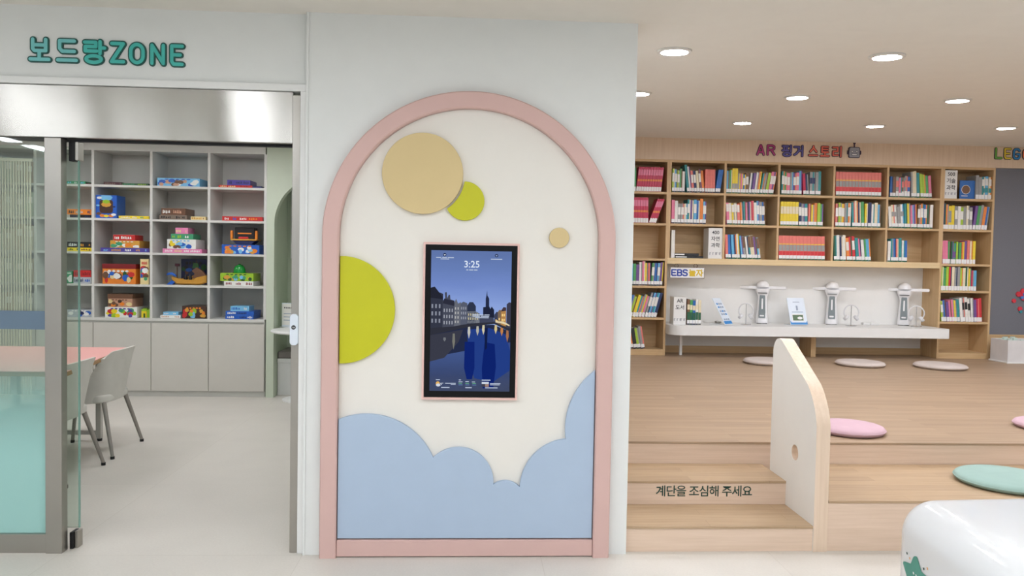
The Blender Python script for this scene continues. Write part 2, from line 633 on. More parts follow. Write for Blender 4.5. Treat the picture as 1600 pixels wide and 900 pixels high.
# walls
XR = 1.6435
struct(MB().box((0, 0, 0), (XR, 0.26, ZC), WALL).build('wall_front', smooth=False))
struct(MB().box((XR - 0.12, 0.26, 0), (XR, 5.8, ZC + 0.3), WALL).build('wall_divider', smooth=False))
struct(MB().box((-5, 0.035, 2.352), (0.0, 0.235, ZC), WALL).build('wall_header', smooth=False))
struct(MB().box((-5, 5.0, 0), (1.52, 5.1, ZC), WALL).build('wall_game_back', smooth=False))
struct(MB().box((-5.0, 0.24, 0), (-4.9, 5.0, ZC), WALL).build('wall_game_left', smooth=False))
struct(MB().box((XR, 5.55, 0), (9.6, 5.65, 3.1), CREAM).build('wall_back', smooth=False))
struct(MB().box((9.5, 0.0, 0), (9.6, 5.55, 3.1), WALL).build('wall_right', smooth=False))
# white trim round the glass entrance
tb = MB()
tb.box((-5, 0.018, 2.318), (0.0, 0.16, 2.352), WHITE, 0.002)
tb.box((-0.032, 0.018, 0.0), (0.0, 0.16, 2.318), WHITE, 0.002)
struct(tb.build('trim_1'))
tb = MB()
tb.box((0.0, -0.006, 0.0), (0.012, 0.0, ZC), WALL, 0.001)
struct(tb.build('trim_2'))

# ------------------------------------------------------------------ reading platform and stairs
Y1, Y2, Y3 = 0.034, 0.39, 0.765
XS = 2.64
H1, H2 = 0.135, 0.27
pf = MB()
pf.box((XR, Y3 + 0.0, 0), (9.5, 5.55, ZP - 0.014), PALEW)
struct(pf.build('trim_3', smooth=False))
fl = MB()
fl.box((XR, Y3 - 0.006, ZP - 0.014), (9.5, 5.55, ZP), FLOORW, 0.002)
struct(fl.build('floor_platform', smooth=False))
st = thing('stairs', 'pale wooden two-step stairs with green lettering, beside the white pillar', 'stairs', (XR, Y1, 0))
MB().box((0, 0, 0), (XS - XR, Y2 - Y1 - 0.001, H1 - 0.014), PALEW).build('riser', st, smooth=False)
MB().box((0, -0.006, H1 - 0.014), (XS - XR, Y2 - Y1 - 0.001, H1), TREAD, 0.002).build('tread', st, smooth=False)
MB().box((0, Y2 - Y1, 0), (XS - XR, Y3 - Y1 - 0.001, H2 - 0.014), PALEW).build('riser', st, smooth=False)
MB().box((0, Y2 - Y1 - 0.006, H2 - 0.014), (XS - XR, Y3 - Y1 - 0.007, H2), TREAD, 0.002).build('tread', st, smooth=False)
GREENINK = mat('dark_green_vinyl', (24, 62, 52), 0.5)
pc = at(1100, 774, Y2)
text('계단을 조심해 주세요', 0.068, GREENINK, 'lettering', st, (pc.x - XR, Y2 - Y1 - 0.001, pc.z), 0.0015, 0.0006, spacing=0.88)
XP = XS + 0.078
be = thing('step_bench', 'broad pale wooden bench step right of the white guard panel', 'bench', (XP, Y1, 0))
MB().box((0, 0, 0), (9.5 - XP, Y3 - Y1 - 0.001, H2 - 0.014), PALEW).build('riser', be, smooth=False)
MB().box((0, -0.006, H2 - 0.014), (9.5 - XP, Y3 - Y1 - 0.007, H2), TREAD, 0.002).build('seat_board', be, smooth=False)
# guard panel between stairs and bench
gp = thing('guard_panel', 'white stair guard panel with sloping top, pale wood edge and round hole', 'panel', (XS, 0, 0))


def guard_profile(d):
    a = [(0.026 + d, 0.0), (0.626 - d, 0.0), (0.626 - d, 0.98)]
    a += arc(0.54, 0.985, 0.086 - d, 0, 62, 10)
    # slope down to the front, large rounded knee
    k = [(0.026 + d, 0.70)]
    q0, q1, q2 = (0.150, 0.865), (0.048 + d, 0.78), (0.026 + d, 0.66)
    cv = []
    for i in range(11):
        t = i / 10
        cv.append(tuple((1 - t) ** 2 * q0[j] + 2 * t * (1 - t) * q1[j] + t * t * q2[j] for j in (0, 1)))
    top = arc(0.54, 0.985, 0.086 - d, 62, 123, 6)[1:]
    return a + top + cv


gprof = guard_profile(0.0)
body = MB()
WPANEL = mat('guard_white', (226, 222, 216), 0.5, var=0.01)
HY, HZ, HR = 0.282, 0.461, 0.043


def panel_with_hole(mb, pts, hole, x0, x1, face, edge, inner):
    # slit the outline towards the hole so that one polygon carries the opening
    hc = Vector((sum(p[0] for p in hole) / len(hole), sum(p[1] for p in hole) / len(hole)))
    i0 = min(range(len(pts)), key=lambda i: (Vector(pts[i]) - Vector((0.626, 0.0))).length)
    j0 = min(range(len(hole)), key=lambda j: (Vector(hole[j]) - Vector(pts[i0])).length)
    o = pts[i0:] + pts[:i0] + [pts[i0]]
    h = hole[j0:] + hole[:j0] + [hole[j0]]
    poly = o + h[::-1]
    from mathutils.geometry import tessellate_polygon
    tris = tessellate_polygon([[Vector((p[0], p[1], 0)) for p in poly]])
    for x in (x0, x1):
        mb.add([(x, *p) for p in poly], [tuple(t) for t in tris], face)
    for ring, m_ in ((pts, edge), (hole, inner)):
        if m_ is None:
            continue
        n = len(ring)
        mb.add([(x0, *p) for p in ring] + [(x1, *p) for p in ring], [(i, (i + 1) % n, n + (i + 1) % n, n + i) for i in range(n)], m_)


panel_with_hole(body, gprof, arc(HY, HZ, HR, 0, 345, 23), 0.0, 0.0745, WPANEL, PALEV, None)
body.build('panel', gp, angle=30)
hl = MB()
ring = arc(HY, HZ, HR, 0, 345, 23)
n_ = len(ring)
hl.add([(0.0, *p) for p in ring] + [(0.0745, *p) for p in ring], [(i, (i + 1) % n_, n_ + (i + 1) % n_, n_ + i) for i in range(n_)], PALEV)
hl.build('hole_lining', gp)

# ------------------------------------------------------------------ entrance glazing on the left
DX0 = -5.0
steelhead = MB().box((-4.9, 0.03, 2.062), (-0.072, 0.11, 2.316), STEEL, 0.003).build('header', None)
ent = thing('glass_entrance', 'brushed steel framed glass entrance with sliding door pushed open', 'entrance', (0, 0, 0))
steelhead.parent = ent
MB().box((-0.072, 0.028, 0.0), (-0.033, 0.20, 2.30), STEELF, 0.003).build('jamb', ent)
MB().box((-1.268, 0.026, 0.0), (-1.188, 0.082, 2.06), STEELF, 0.003).build('post', ent)
MB().box((-4.9, 0.034, 0.0), (-1.269, 0.082, 0.095), STEELF, 0.002).build('bottom_rail', ent)
FILM = glass('glass_with_film', (251, 254, 252), 0.06, ((168, 212, 206), 0.42, 1.06, 0.95))
MB().box((-4.9, 0.052, 0.096), (-1.269, 0.060, 2.06), FILM).build('fixed_pane', ent, smooth=False)
CLEARG = glass('clear_glass', (244, 251, 247), 0.08)
EDGEG = mat('green_glass_edge', (120, 158, 146), 0.15)
lf = MB()
lf.box((-2.3, 0.115, 0.10), (-1.152, 0.125, 2.03), CLEARG)
leaf = lf.build('sliding_leaf', ent, smooth=False)
MB().box((-1.152, 0.1145, 0.10), (-1.146, 0.1255, 2.03), EDGEG).build('leaf_edge', ent, smooth=False)
MB().box((-1.187, 0.095, 1.955), (-1.152, 0.135, 2.055), DARKM, 0.004).build('hanger_block', ent)
MB().box((-1.150, 0.085, 1.96), (-1.135, 0.14, 2.05), STEELF, 0.002).build('end_cap', ent)
MB().box((-1.182, 0.085, 0.0), (-1.165, 0.150, 0.085), DARKM, 0.003).build('floor_guide', ent)
MB().box((-1.164, 0.100, 0.0), (-1.148, 0.150, 0.085), STEELF, 0.002).build('guide_cap', ent)
MB().box((-4.9, 0.085, 2.050), (-0.08, 0.11, 2.0615), DARKM).build('track', ent, smooth=False)
bs = mat('blue_grey_film', (96, 116, 136), 0.5)


def film_strip():
    m = bpy.data.materials.new('blue_strip_film')
    m.use_nodes = True
    nt = m.node_tree
    b = nt.nodes['Principled BSDF']
    b.inputs['Base Color'].default_value = lin((104, 126, 148))
    b.inputs['Alpha'].default_value = 0.72
    return m


bsm = film_strip()
zt, zb = at(0, 485, 0.05).z, at(0, 514, 0.05).z
sb = MB().box((-4.9, 0.049, zb), (-1.269, 0.0515, zt), bsm).build('blue_band', ent, smooth=False)
lk = thing('door_lock', 'white rounded digital lock with small black oval, on steel door jamb', 'lock', (-0.053, 0.028, 1.135))
MB().prism(rrect(-0.021, -0.078, 0.021, 0.078, 0.017), -0.022, 0.0, mat('lock_white', (214, 222, 232), 0.3), bevel=0.004).build('lock_body', lk)
MB().prism(ell(-0.001, 0.012, 0.011, 0.011)[:-1], -0.024, -0.0215, INK).build('logo_badge', lk)
text('Yale', 0.0085, WHITE, 'logo_text', lk, (-0.001, -0.0242, 0.009), 0.0006)

# ------------------------------------------------------------------ sign over the entrance
TEAL = mat('teal_acrylic', (64, 178, 168), 0.35)
TEALL = mat('light_teal_acrylic', (112, 190, 190), 0.35)
DTEAL = mat('dark_teal_acrylic', (14, 78, 70), 0.4)
sg = thing('wall_sign', 'teal lettered sign with dark green outline above the glass entrance', 'sign', (0, 0.035, 0))
pix = [('보', 43, 97, 38.5, 39.5, TEALL), ('드', 86, 98.5, 38.5, 38.5, TEALL), ('랑', 128, 102, 41, 41, TEAL), ('Z', 170, 101, 28.5, 37, TEAL),
       ('O', 200, 102.5, 29, 37, TEAL), ('N', 233, 103.7, 27.5, 37, TEAL), ('E', 264, 105, 26, 37, TEAL)]
gl = []
for ch, u, v, wpx, hpx, m_ in pix:
    a = at(u, v, 0.03)
    b_ = at(u + wpx, v - hpx, 0.03)
    gl.append((ch, a.x, a.z, (b_.x - a.x) / GLYPH[ch][0], b_.z - a.z, m_))
sign_letters(sg, gl, TEAL, DTEAL, 0.0165, 0.030)

# ------------------------------------------------------------------ arch with its picture boards
AX, AZ, AR = 0.8185, 1.603, 0.727
AW = 0.082
ar = thing('arch_frame', 'pink arched frame mounted on the white pillar wall', 'frame', (0, 0, 0))
outer = [(AX + AR, 0.0)] + arc(AX, AZ, AR, 0, 180, 56) + [(AX - AR, 0.0)]
inner = [(AX - AR + AW, 0.0)] + arc(AX, AZ, AR - AW, 180, 0, 56) + [(AX + AR - AW, 0.0)]
af = MB()


def strip_frame(mb, out_, in_, y0, y1, m_, bev=0.006):
    # a ring-like band between two outlines with chamfered front edges
    n = len(out_)
    inn = in_[::-1]
    rings = []
    for i in range(n):
        o, q = Vector((out_[i][0], 0, out_[i][1])), Vector((inn[i][0], 0, inn[i][1]))
        d = (q - o).normalized() * bev
        rings.append([(o.x, y1, o.z), (o.x, y0 + bev, o.z), ((o + d).x, y0, (o + d).z), ((q - d).x, y0, (q - d).z), (q.x, y0 + bev, q.z), (q.x, y1, q.z)])
    vs = [p for r_ in rings for p in r_]
    fs = []
    for i in range(n - 1):
        for k in range(5):
            fs.append((i * 6 + k, i * 6 + k + 1, (i + 1) * 6 + k + 1, (i + 1) * 6 + k))
        fs.append((i * 6 + 5, i * 6, (i + 1) * 6, (i + 1) * 6 + 5))
    fs.append(tuple(range(6)))
    fs.append(tuple((n - 1) * 6 + k for k in range(6))[::-1])
    mb.add(vs, fs, m_)


strip_frame(af, outer, inner, -0.05, -0.0005, PINK)
af.build('arch_band', ar, angle=25)
MB().box((AX - AR + AW + 0.001, -0.038, 0.005), (AX + AR - AW - 0.001, -0.0005, 0.088), PINK, 0.004).build('bottom_bar', ar)
bp = MB()
bp.prism([(x, z) for x, z in [(AX + AR - AW - 0.001, 0.089)] + arc(AX, AZ, AR - AW - 0.001, 0, 180, 56) + [(AX - AR + AW + 0.001, 0.089)]], -0.006, -0.0005, CREAM)
bp.build('back_board', ar)


def px2(pts, y):
    return [(at(u, v, y).x, at(u, v, y).z) for u, v in pts]


def board(name, pts, m_, label, cat, d=0.02):
    cx = sum(p[0] for p in pts) / len(pts)
    cz = sum(p[1] for p in pts) / len(pts)
    o = MB().prism([(x - cx, z - cz) for x, z in pts], -d, 0.0, m_, bevel=0.003).build(name, angle=30)
    o.location = (cx, -0.0065, cz)
    return tag(o, label, cat)


YD = -0.0265
c0 = at(660.5, 271, YD)
R0 = (at(724, 271, YD).x - at(597, 271, YD).x) / 2
board('wall_disc', [(c0.x + R0 * math.cos(2 * PI * i / 72), c0.z + R0 * math.sin(2 * PI * i / 72)) for i in range(72)], OCHRE, 'large ochre disc near the top of the pink arch', 'wall decoration', 0.026)
c1 = at(726.5, 314, YD)
R1 = (at(757, 314, YD).x - c1.x)
gap = R0 + 0.010
pts = []
dx, dz = c1.x - c0.x, c1.z - c0.z
dd = math.hypot(dx, dz)
base = math.atan2(dz, dx)
al = math.acos(max(-1, min(1, (R1 * R1 + dd * dd - gap * gap) / (2 * R1 * dd))))
be_ = math.acos(max(-1, min(1, (gap * gap + dd * dd - R1 * R1) / (2 * gap * dd))))
a0 = base + PI + al
pts = [(c1.x + R1 * math.cos(a0 + (2 * PI - 2 * al) * i / 48), c1.z + R1 * math.sin(a0 + (2 * PI - 2 * al) * i / 48)) for i in range(49)]
pts += [(c0.x + gap * math.cos(base + be_ - 2 * be_ * i / 16), c0.z + gap * math.sin(base + be_ - 2 * be_ * i / 16)) for i in range(1, 16)]
board('wall_disc', pts, LIME, 'small lime disc with a bite cut out, beside the large ochre disc', 'wall decoration', 0.018)
c2 = at(874, 371.5, YD)
R2 = 0.0505
board('wall_disc', [(c2.x + R2 * math.cos(2 * PI * i / 40), c2.z + R2 * math.sin(2 * PI * i / 40)) for i in range(40)], OCHRE, 'small ochre disc above and right of the wall screen', 'wall decoration')
xl = AX - AR + AW + 0.004
pts = px2([(531, 400)], YD) + [p for p in arc3(*px2([(540, 400), (617, 484), (540, 568)], YD), n=40)] + px2([(531, 568)], YD)
pts = [(max(xl, x), z) for x, z in pts]
pts[0] = (xl, pts[0][1])
pts[-1] = (xl, pts[-1][1])
board('wall_half_disc', pts, LIME, 'lime half disc against the left side of the pink arch', 'wall decoration')
xr = AX + AR - AW - 0.004
A = px2([(526, 655), (578, 646), (677, 715), (718, 696), (771, 757), (790, 751), (812, 761), (836, 708), (884, 686), (890, 632), (931, 579)], YD)
A[0] = (xl, A[0][1])
A[-1] = (xr, A[-1][1])
pts = arc3(A[0], at(615, 655, YD).xz.to_tuple(), A[2], 26) + arc3(A[2], at(735, 702, YD).xz.to_tuple(), A[4], 18)[1:] + arc3(A[4], A[5], A[6], 8)[1:] + arc3(A[6], A[7], A[8], 18)[1:] + arc3(A[8], A[9], A[10], 18)[1:]
pts += [(xr, 0.094), (xl, 0.094)]
board('wall_cloud', pts, SKY, 'pale blue cloud silhouette across the foot of the pink arch', 'wall decoration', 0.024)

# ------------------------------------------------------------------ wall screen
sT, sB, sL, sR = 1.584, 0.797, 0.587, 1.066
dsp = thing('information_screen', 'portrait wall screen showing a canal town at dusk and the time', 'screen', ((sL + sR) / 2, -0.0065, sB))
SW, SH = (sR - sL) / 2, sT - sB
fr = MB()
for a, b_ in (((-SW, 0), (SW, 0.011)), ((-SW, SH - 0.011), (SW, SH)), ((-SW, 0.011), (-SW + 0.010, SH - 0.011)), ((SW - 0.010, 0.011), (SW, SH - 0.011))):
    fr.box((a[0], -0.022, a[1]), (b_[0], 0, b_[1]), PINKL)
fr.build('trim_frame', dsp)
bw, bh0, bh1 = SW - 0.0105, 0.0115, SH - 0.0115
MB().box((-bw, -0.016, bh0), (bw, 0.0, bh1), mat('screen_bezel', (12, 12, 14), 0.3, spec=0.2), 0.003).build('bezel', dsp)
aw = 0.2005
az0, az1 = 0.043, 0.747
SHH = az1 - az0


def screen_mat():
    m = bpy.data.materials.new('screen_dusk')
    m.use_nodes = True
    nt = m.node_tree
    nt.nodes.remove(nt.nodes['Principled BSDF'])
    tc = nt.nodes.new('ShaderNodeTexCoord')
    sp = nt.nodes.new('ShaderNodeSeparateXYZ')
    mr = nt.nodes.new('ShaderNodeMapRange')
    mr.inputs['From Min'].default_value = az0
    mr.inputs['From Max'].default_value = az1
    r = nt.nodes.new('ShaderNodeValToRGB')
    e = r.color_ramp.elements
    e[0].position = 0.0
    e[0].color = lin((44, 58, 92))
    e[1].position = 1.0
    e[1].color = lin((92, 116, 172))
    for p, c in ((0.14, (44, 62, 108)), (0.30, (58, 82, 140)), (0.40, (40, 62, 132)), (0.46, (30, 46, 100)), (0.5, (150, 178, 232)), (0.62, (140, 166, 226)), (0.78, (112, 138, 204)), (0.90, (100, 126, 186))):
        x = e.new(p)
        x.color = lin(c)
    n = nt.nodes.new('ShaderNodeTexNoise')
    n.inputs['Scale'].default_value = 6
    mp = nt.nodes.new('ShaderNodeMapping')
    mp.inputs['Scale'].default_value = (1.2, 1, 4)
    ad = nt.nodes.new('ShaderNodeMath')
    ad.operation = 'MULTIPLY_ADD'
    ad.inputs[1].default_value = 0.05
    em = nt.nodes.new('ShaderNodeEmission')
    em.inputs[1].default_value = 0.85
    L = nt.links
    L.new(tc.outputs['Object'], sp.inputs[0])
    L.new(sp.outputs['Z'], mr.inputs['Value'])
    L.new(tc.outputs['Object'], mp.inputs[0])
    L.new(mp.outputs[0], n.inputs['Vector'])
    L.new(n.outputs['Fac'], ad.inputs[0])
    L.new(mr.outputs[0], ad.inputs[2])
    L.new(ad.outputs[0], r.inputs['Fac'])
    L.new(r.outputs[0], em.inputs[0])
    gl_ = nt.nodes.new('ShaderNodeBsdfGlossy')
    gl_.inputs['Roughness'].default_value = 0.08
    gl_.inputs[0].default_value = (0.035, 0.035, 0.035, 1)
    ads = nt.nodes.new('ShaderNodeAddShader')
    L.new(em.outputs[0], ads.inputs[0])
    L.new(gl_.outputs[0], ads.inputs[1])
    L.new(ads.outputs[0], nt.nodes['Material Output'].inputs[0])
    return m


scr = MB().box((-aw, -0.0175, az0), (aw, -0.015, az1), screen_mat()).build('screen', dsp, smooth=False)


def SP(cx, cy):          # crop pixel (611x900 view of the screen) -> local x,z
    return (-aw + (cx - 109) / (505 - 109) * 2 * aw, az1 - (cy - 112) / (805 - 112) * SHH)


def shape(mb, pts, rgb, d, s=0.8):
    mb.prism([SP(*p) for p in pts], -0.0175 - d, -0.0175 - d + 0.0003, emis('screen_%d_%d_%d' % rgb, rgb, s))


def rect(mb, x0, y0, x1, y1, rgb, d, s=0.8):
    shape(mb, [(x0, y0), (x1, y0), (x1, y1), (x0, y1)], rgb, d, s)


pm = MB()
# water with reflections
shape(pm, [(109, 520), (300, 480), (420, 474), (505, 510), (505, 560), (109, 640)], (40, 48, 76), 0.0003)
shape(pm, [(109, 530), (270, 500), (250, 560), (180, 640), (109, 660)], (62, 64, 78), 0.0005)
shape(pm, [(290, 500), (400, 490), (480, 520), (505, 600), (505, 700), (420, 760), (330, 740), (300, 640)], (38, 66, 142), 0.0004)
for x, y0, y1, c in ((300, 484, 545, (206, 206, 196)), (342, 482, 530, (190, 188, 176)), (371, 476, 525, (222, 214, 180)), (432, 476, 520, (226, 206, 150)), (462, 484, 530, (206, 138, 84)), (225, 520, 600, (128, 128, 120)), (180, 540, 560, (120, 124, 130)), (490, 500, 560, (176, 120, 84))):
    shape(pm, [(x - 5, y0), (x + 5, y0), (x + 7, (y0 + y1) / 2), (x, y1), (x - 7, (y0 + y1) / 2)], c, 0.0007)
shape(pm, [(376, 490), (392, 490), (390, 590), (380, 600)], (20, 32, 74), 0.0007)
shape(pm, [(280, 560), (328, 560), (330, 690), (318, 745), (292, 745), (278, 690)], (18, 40, 120), 0.0006)
shape(pm, [(378, 560), (428, 570), (436, 680), (424, 790), (372, 790), (366, 690)], (16, 38, 116), 0.0006)
# quays
shape(pm, [(109, 495), (300, 466), (420, 456), (505, 480), (505, 508), (424, 470), (300, 486), (109, 530)], (52, 54, 66), 0.0009)
# left row of houses
rows = [([(109, 495), (109, 300), (128, 292), (150, 318), (170, 325), (170, 488)], (56, 60, 76)),
        ([(168, 490), (168, 360), (180, 346), (178, 318), (188, 316), (190, 346), (197, 330), (204, 330), (206, 352), (226, 358), (226, 485)], (76, 80, 96)),
        ([(224, 484), (224, 372), (234, 348), (244, 372), (258, 364), (258, 478)], (108, 112, 124)),
        ([(256, 478), (256, 372), (270, 362), (290, 370), (290, 472)], (92, 98, 116)),
        ([(288, 472), (288, 384), (300, 364), (318, 364), (332, 384), (332, 468)], (50, 58, 80)),
        ([(290, 470), (290, 410), (330, 408), (352, 420), (352, 466)], (126, 130, 140)),
        ([(350, 466), (350, 428), (380, 430), (420, 436), (424, 460)], (70, 76, 98))]
for p, c in rows:
    shape(pm, p, c, 0.0011)
# roofs darker
shape(pm, [(109, 345), (109, 296), (128, 290), (168, 340), (168, 352)], (40, 42, 56), 0.0013)
shape(pm, [(168, 372), (176, 348), (226, 360), (226, 384)], (48, 50, 66), 0.0013)
for (x0, y0, nx, ny, sx, sy, c) in ((114, 376, 3, 3, 18, 36, (150, 156, 172)), (174, 398, 4, 3, 13, 30, (170, 174, 186)), (229, 390, 2, 4, 13, 22, (190, 190, 190)), (260, 388, 3, 3, 10, 24, (168, 172, 186)), (294, 420, 5, 2, 11, 20, (206, 196, 160))):
    for i in range(nx):
        for j in range(ny):
            rect(pm, x0 + i * sx, y0 + j * sy, x0 + i * sx + sx * 0.42, y0 + j * sy + sy * 0.55, c, 0.0015)
# church tower
shape(pm, [(380, 400), (380, 345), (383, 330), (386, 305), (388, 330), (397, 345), (398, 400)], (40, 48, 76), 0.0013)
shape(pm, [(368, 432), (368, 388), (398, 384), (404, 396), (410, 384), (422, 400), (424, 440)], (34, 40, 62), 0.0014)
# right houses
for p, c in (([(484, 488), (484, 372), (496, 362), (505, 364), (505, 490)], (66, 66, 84)), ([(456, 474), (456, 404), (468, 388), (482, 388), (482, 482)], (190, 140, 82)), ([(440, 468), (440, 412), (448, 400), (458, 402), (458, 474)], (132, 110, 90)), ([(424, 462), (424, 424), (434, 410), (442, 412), (442, 468)], (66, 70, 92))):
    shape(pm, p, c, 0.0012)
shape(pm, [(456, 408), (468, 386), (482, 388), (482, 404)], (74, 60, 66), 0.0014)
for x, y in ((461, 420), (470, 420), (461, 444), (470, 444), (430, 448), (436, 452), (446, 440)):
    rect(pm, x, y, x + 5, y + 12, (250, 214, 140), 0.0015, 1.0)
shape(pm, [(430, 456), (470, 458), (500, 474), (500, 480), (466, 468), (430, 462)], (230, 214, 176), 0.0016, 0.9)
pm.build('town_picture', scr, smooth=False)
UI = emis('screen_text_white', (225, 235, 250), 0.9)


def stext(body, cx, cy, px, name='screen_text', bold=0.0, align='CENTER'):
    x, z = SP(cx, cy)
    text(body, px / 693 * SHH, UI, name, scr, (x, -0.0198, z), 0.0004, bold, align)


stext('3:25', 309, 193, 46, 'clock_text', 0.0004)
ui = MB()
for x0, y0, x1, y1 in ((282, 203, 292, 208), (296, 203, 316, 208), (320, 203, 337, 208), (133, 145, 158, 149), (163, 145, 186, 149), (190, 145, 220, 149), (155, 152, 197, 156), (402, 149, 458, 153),
                       (316, 424, 370, 428), (374, 424, 400, 428), (316, 431, 352, 435), (356, 431, 398, 435), (330, 438, 396, 442),
                       (140, 747, 160, 751), (186, 764, 238, 768), (214, 770, 238, 773), (167, 785, 208, 789), (253, 747, 264, 751), (252, 757, 272, 760), (286, 755, 303, 759), (318, 757, 334, 760), (286, 785, 318, 789),
                       (367, 747, 410, 751), (408, 764, 460, 768), (408, 770, 456, 774), (384, 785, 446, 789)):
    shape(ui, [(x0, y0), (x1, y0), (x1, y1), (x0, y1)], (205, 218, 240), 0.0020, 0.75)
for x0 in (252, 286, 320):
    rect(ui, x0, 764, x0 + 18, 767, (120, 200, 150), 0.0020)
    rect(ui, x0, 772, x0 + 20, 775, (120, 160, 210), 0.0020)
rect(ui, 367, 758, 402, 768, (215, 225, 240), 0.0020)
rect(ui, 367, 768, 402, 782, (70, 70, 84), 0.0020)
rect(ui, 384, 768, 402, 782, (170, 140, 130), 0.0021)
shape(ui, ell(150, 768, 10, 11)[:-1], (240, 190, 110), 0.0020)
shape(ui, ell(152, 775, 11, 7)[:-1], (225, 232, 245), 0.0021)
for x in (175, 430):
    shape(ui, ell(x, 133, 8, 8)[:-1], (30, 40, 70), 0.0018)
shape(ui, [(170, 131), (181, 131), (175, 139)], (215, 225, 245), 0.0020)
shape(ui, ell(430, 133, 4, 4)[:-1], (150, 170, 215), 0.0020)
ui.build('screen_widgets', scr, smooth=False)  # interface widgets: caption bars, icons and picture tiles in one mesh
stext('9°', 170, 776, 18)

# ================================================================== board game room
GX = [-4.29, -3.704, -3.121, -2.527, -1.935, -1.352]       # column lines of the cabinet
GZ = [2.580, 2.219, 1.870, 1.520, 1.183, 0.830]            # shelf tops, first = underside of the top board
GD = 0.42
gc = thing('display_cabinet', 'tall white cabinet of open cells with plain doors below, behind glass entrance', 'cabinet', (0, D2, 0))
cb = MB()
xa, xb = GX[0], GX[-1]
cb.box((xa, 0.0, 2.573), (xb, GD, 2.69), CABINET)
cb.box((xa, GD - 0.015, 0.797), (xb, GD, 2.573), CABINET)
cb.box((xa, 0.0, 0.800), (xb, GD - 0.015, 0.830), CABINET, 0.002)
for z in GZ[1:-1]:
    cb.box((xa, 0.001, z - 0.024), (xb, GD - 0.015, z), CABINET, 0.002)
for i, x in enumerate(GX):
    cb.box((x - 0.014, 0.0, 0.83), (x + 0.014, GD - 0.015, 2.573), CABINET, 0.002)
cb.box((xa, 0.02, 0.06), (xb, GD, 0.800), CABINET)
cb.box((xa, 0.03, 0.0), (xb, GD, 0.06), CABINET)
cb.build('carcass', gc, smooth=False)
for i in range(5):
    MB().box((GX[i] + 0.003, 0.0, 0.063), (GX[i + 1] - 0.003, 0.019, 0.778), CABDOOR, 0.002).build('door', gc)

# pale books in the leftmost column, behind upright slats
PALES = [('cream', (206, 200, 180)), ('beige', (190, 178, 156)), ('grey', (176, 176, 168)), ('tan', (178, 156, 128)), ('pale green', (170, 182, 160))]


def pmat(nm, rgb):
    return mat('cover_' + nm.replace(' ', '_'), rgb, 0.5)


# ---- books
BC = {'red': (206, 52, 58), 'crimson': (190, 40, 78), 'pink': (222, 122, 152), 'salmon': (224, 122, 112), 'orange': (226, 132, 60), 'yellow': (232, 206, 52),
      'cream': (226, 214, 182), 'lime': (164, 196, 60), 'green': (76, 156, 92), 'dark green': (36, 92, 66), 'teal': (48, 140, 144), 'sky blue': (96, 170, 212),
      'blue': (44, 104, 178), 'navy': (36, 50, 92), 'purple': (112, 78, 142), 'white': (228, 226, 220), 'grey': (150, 150, 148), 'brown': (120, 86, 62), 'black': (36, 36, 40)}
ORD = ['first', 'second', 'third', 'fourth', 'fifth', 'sixth', 'seventh', 'eighth', 'ninth', 'tenth', 'eleventh', 'twelfth', 'thirteenth', 'fourteenth', 'fifteenth',
       'sixteenth', 'seventeenth', 'eighteenth', 'nineteenth', 'twentieth', 'twenty-first', 'twenty-second']
STRIP_G = mat('call_strip_green', (30, 92, 62), 0.5)
STRIP_K = mat('call_strip_dark', (44, 48, 60), 0.5)
LABELW = mat('call_label_white', (232, 232, 232), 0.5)
BOOKM = {}


def book_meshes(cover, t, h, d, strip, stripe, tone=None):
    """cover box with paper block, spine stripes; and its call-number label"""
    key = (cover, round(t, 4), round(h, 3), d, strip, stripe, tone)
    if key in BOOKM:
        return BOOKM[key]
    c = mat('cover_' + cover.replace(' ', '_'), BC[cover], 0.42, var=0.06, scale=30)
    b = MB()
    ct = min(0.0022, t * 0.12)
    b.box((-t / 2, 0, 0), (-t / 2 + ct, d, h), c)
    b.box((t / 2 - ct, 0, 0), (t / 2, d, h), c)
    b.box((-t / 2 + ct, 0, 0), (t / 2 - ct, 0.003, h), c)
    b.box((-t / 2 + ct, 0.003, 0.002), (t / 2 - ct, d - 0.003, h - 0.003), PAPER)
    for z0, z1, sc in stripe:
        b.box((-t / 2 * 0.94, -0.0006, h * z0), (t / 2 * 0.94, 0.001, h * z1), mat('cover_' + sc.replace(' ', '_'), BC[sc], 0.42, var=0.06, scale=30))
    if tone:
        b.box((t / 2 * 0.24, -0.0003, 0), (t / 2, 0.001, h), mat('cover_' + tone.replace(' ', '_'), BC[tone], 0.42, var=0.06, scale=30))
    o = b.build('book', None, smooth=False)
    me = o.data
    bpy.data.objects.remove(o)
    l = MB()
    l.box((-t / 2 * 0.97, -0.0012, 0.016), (t / 2 * 0.97, 0.0015, 0.056), LABELW)
    l.box((-t / 2 * 0.97, -0.0012, 0.002), (t / 2 * 0.97, 0.0015, 0.016), STRIP_G if strip == 'g' else STRIP_K)
    if strip == 'w':
        l = MB().box((-t / 2 * 0.97, -0.0012, 0.004), (t / 2 * 0.97, 0.0015, 0.056), LABELW)
    o2 = l.build('call_number_label', None, smooth=False)
    m2 = o2.data
    bpy.data.objects.remove(o2)
    BOOKM[key] = (me, m2)
    return BOOKM[key]


NBOOK = [0]


def put_book(x, y, z, t, h, cover, lean, label, group, strip='g', stripe=(), d=0.19, tone=None):
    me, ml = book_meshes(cover, t, h, d, strip, stripe, tone)
    o = bpy.data.objects.new('book', me)
    COL.objects.link(o)
    o.location = (x, y, z + t / 2 * abs(math.sin(lean)) + 0.0005)
    o.rotation_euler = (0, lean, 0)
    tag(o, label, 'book', group)
    l = bpy.data.objects.new('call_number_label', ml)
    COL.objects.link(l)
    l.parent = o
    NBOOK[0] += 1
    return o


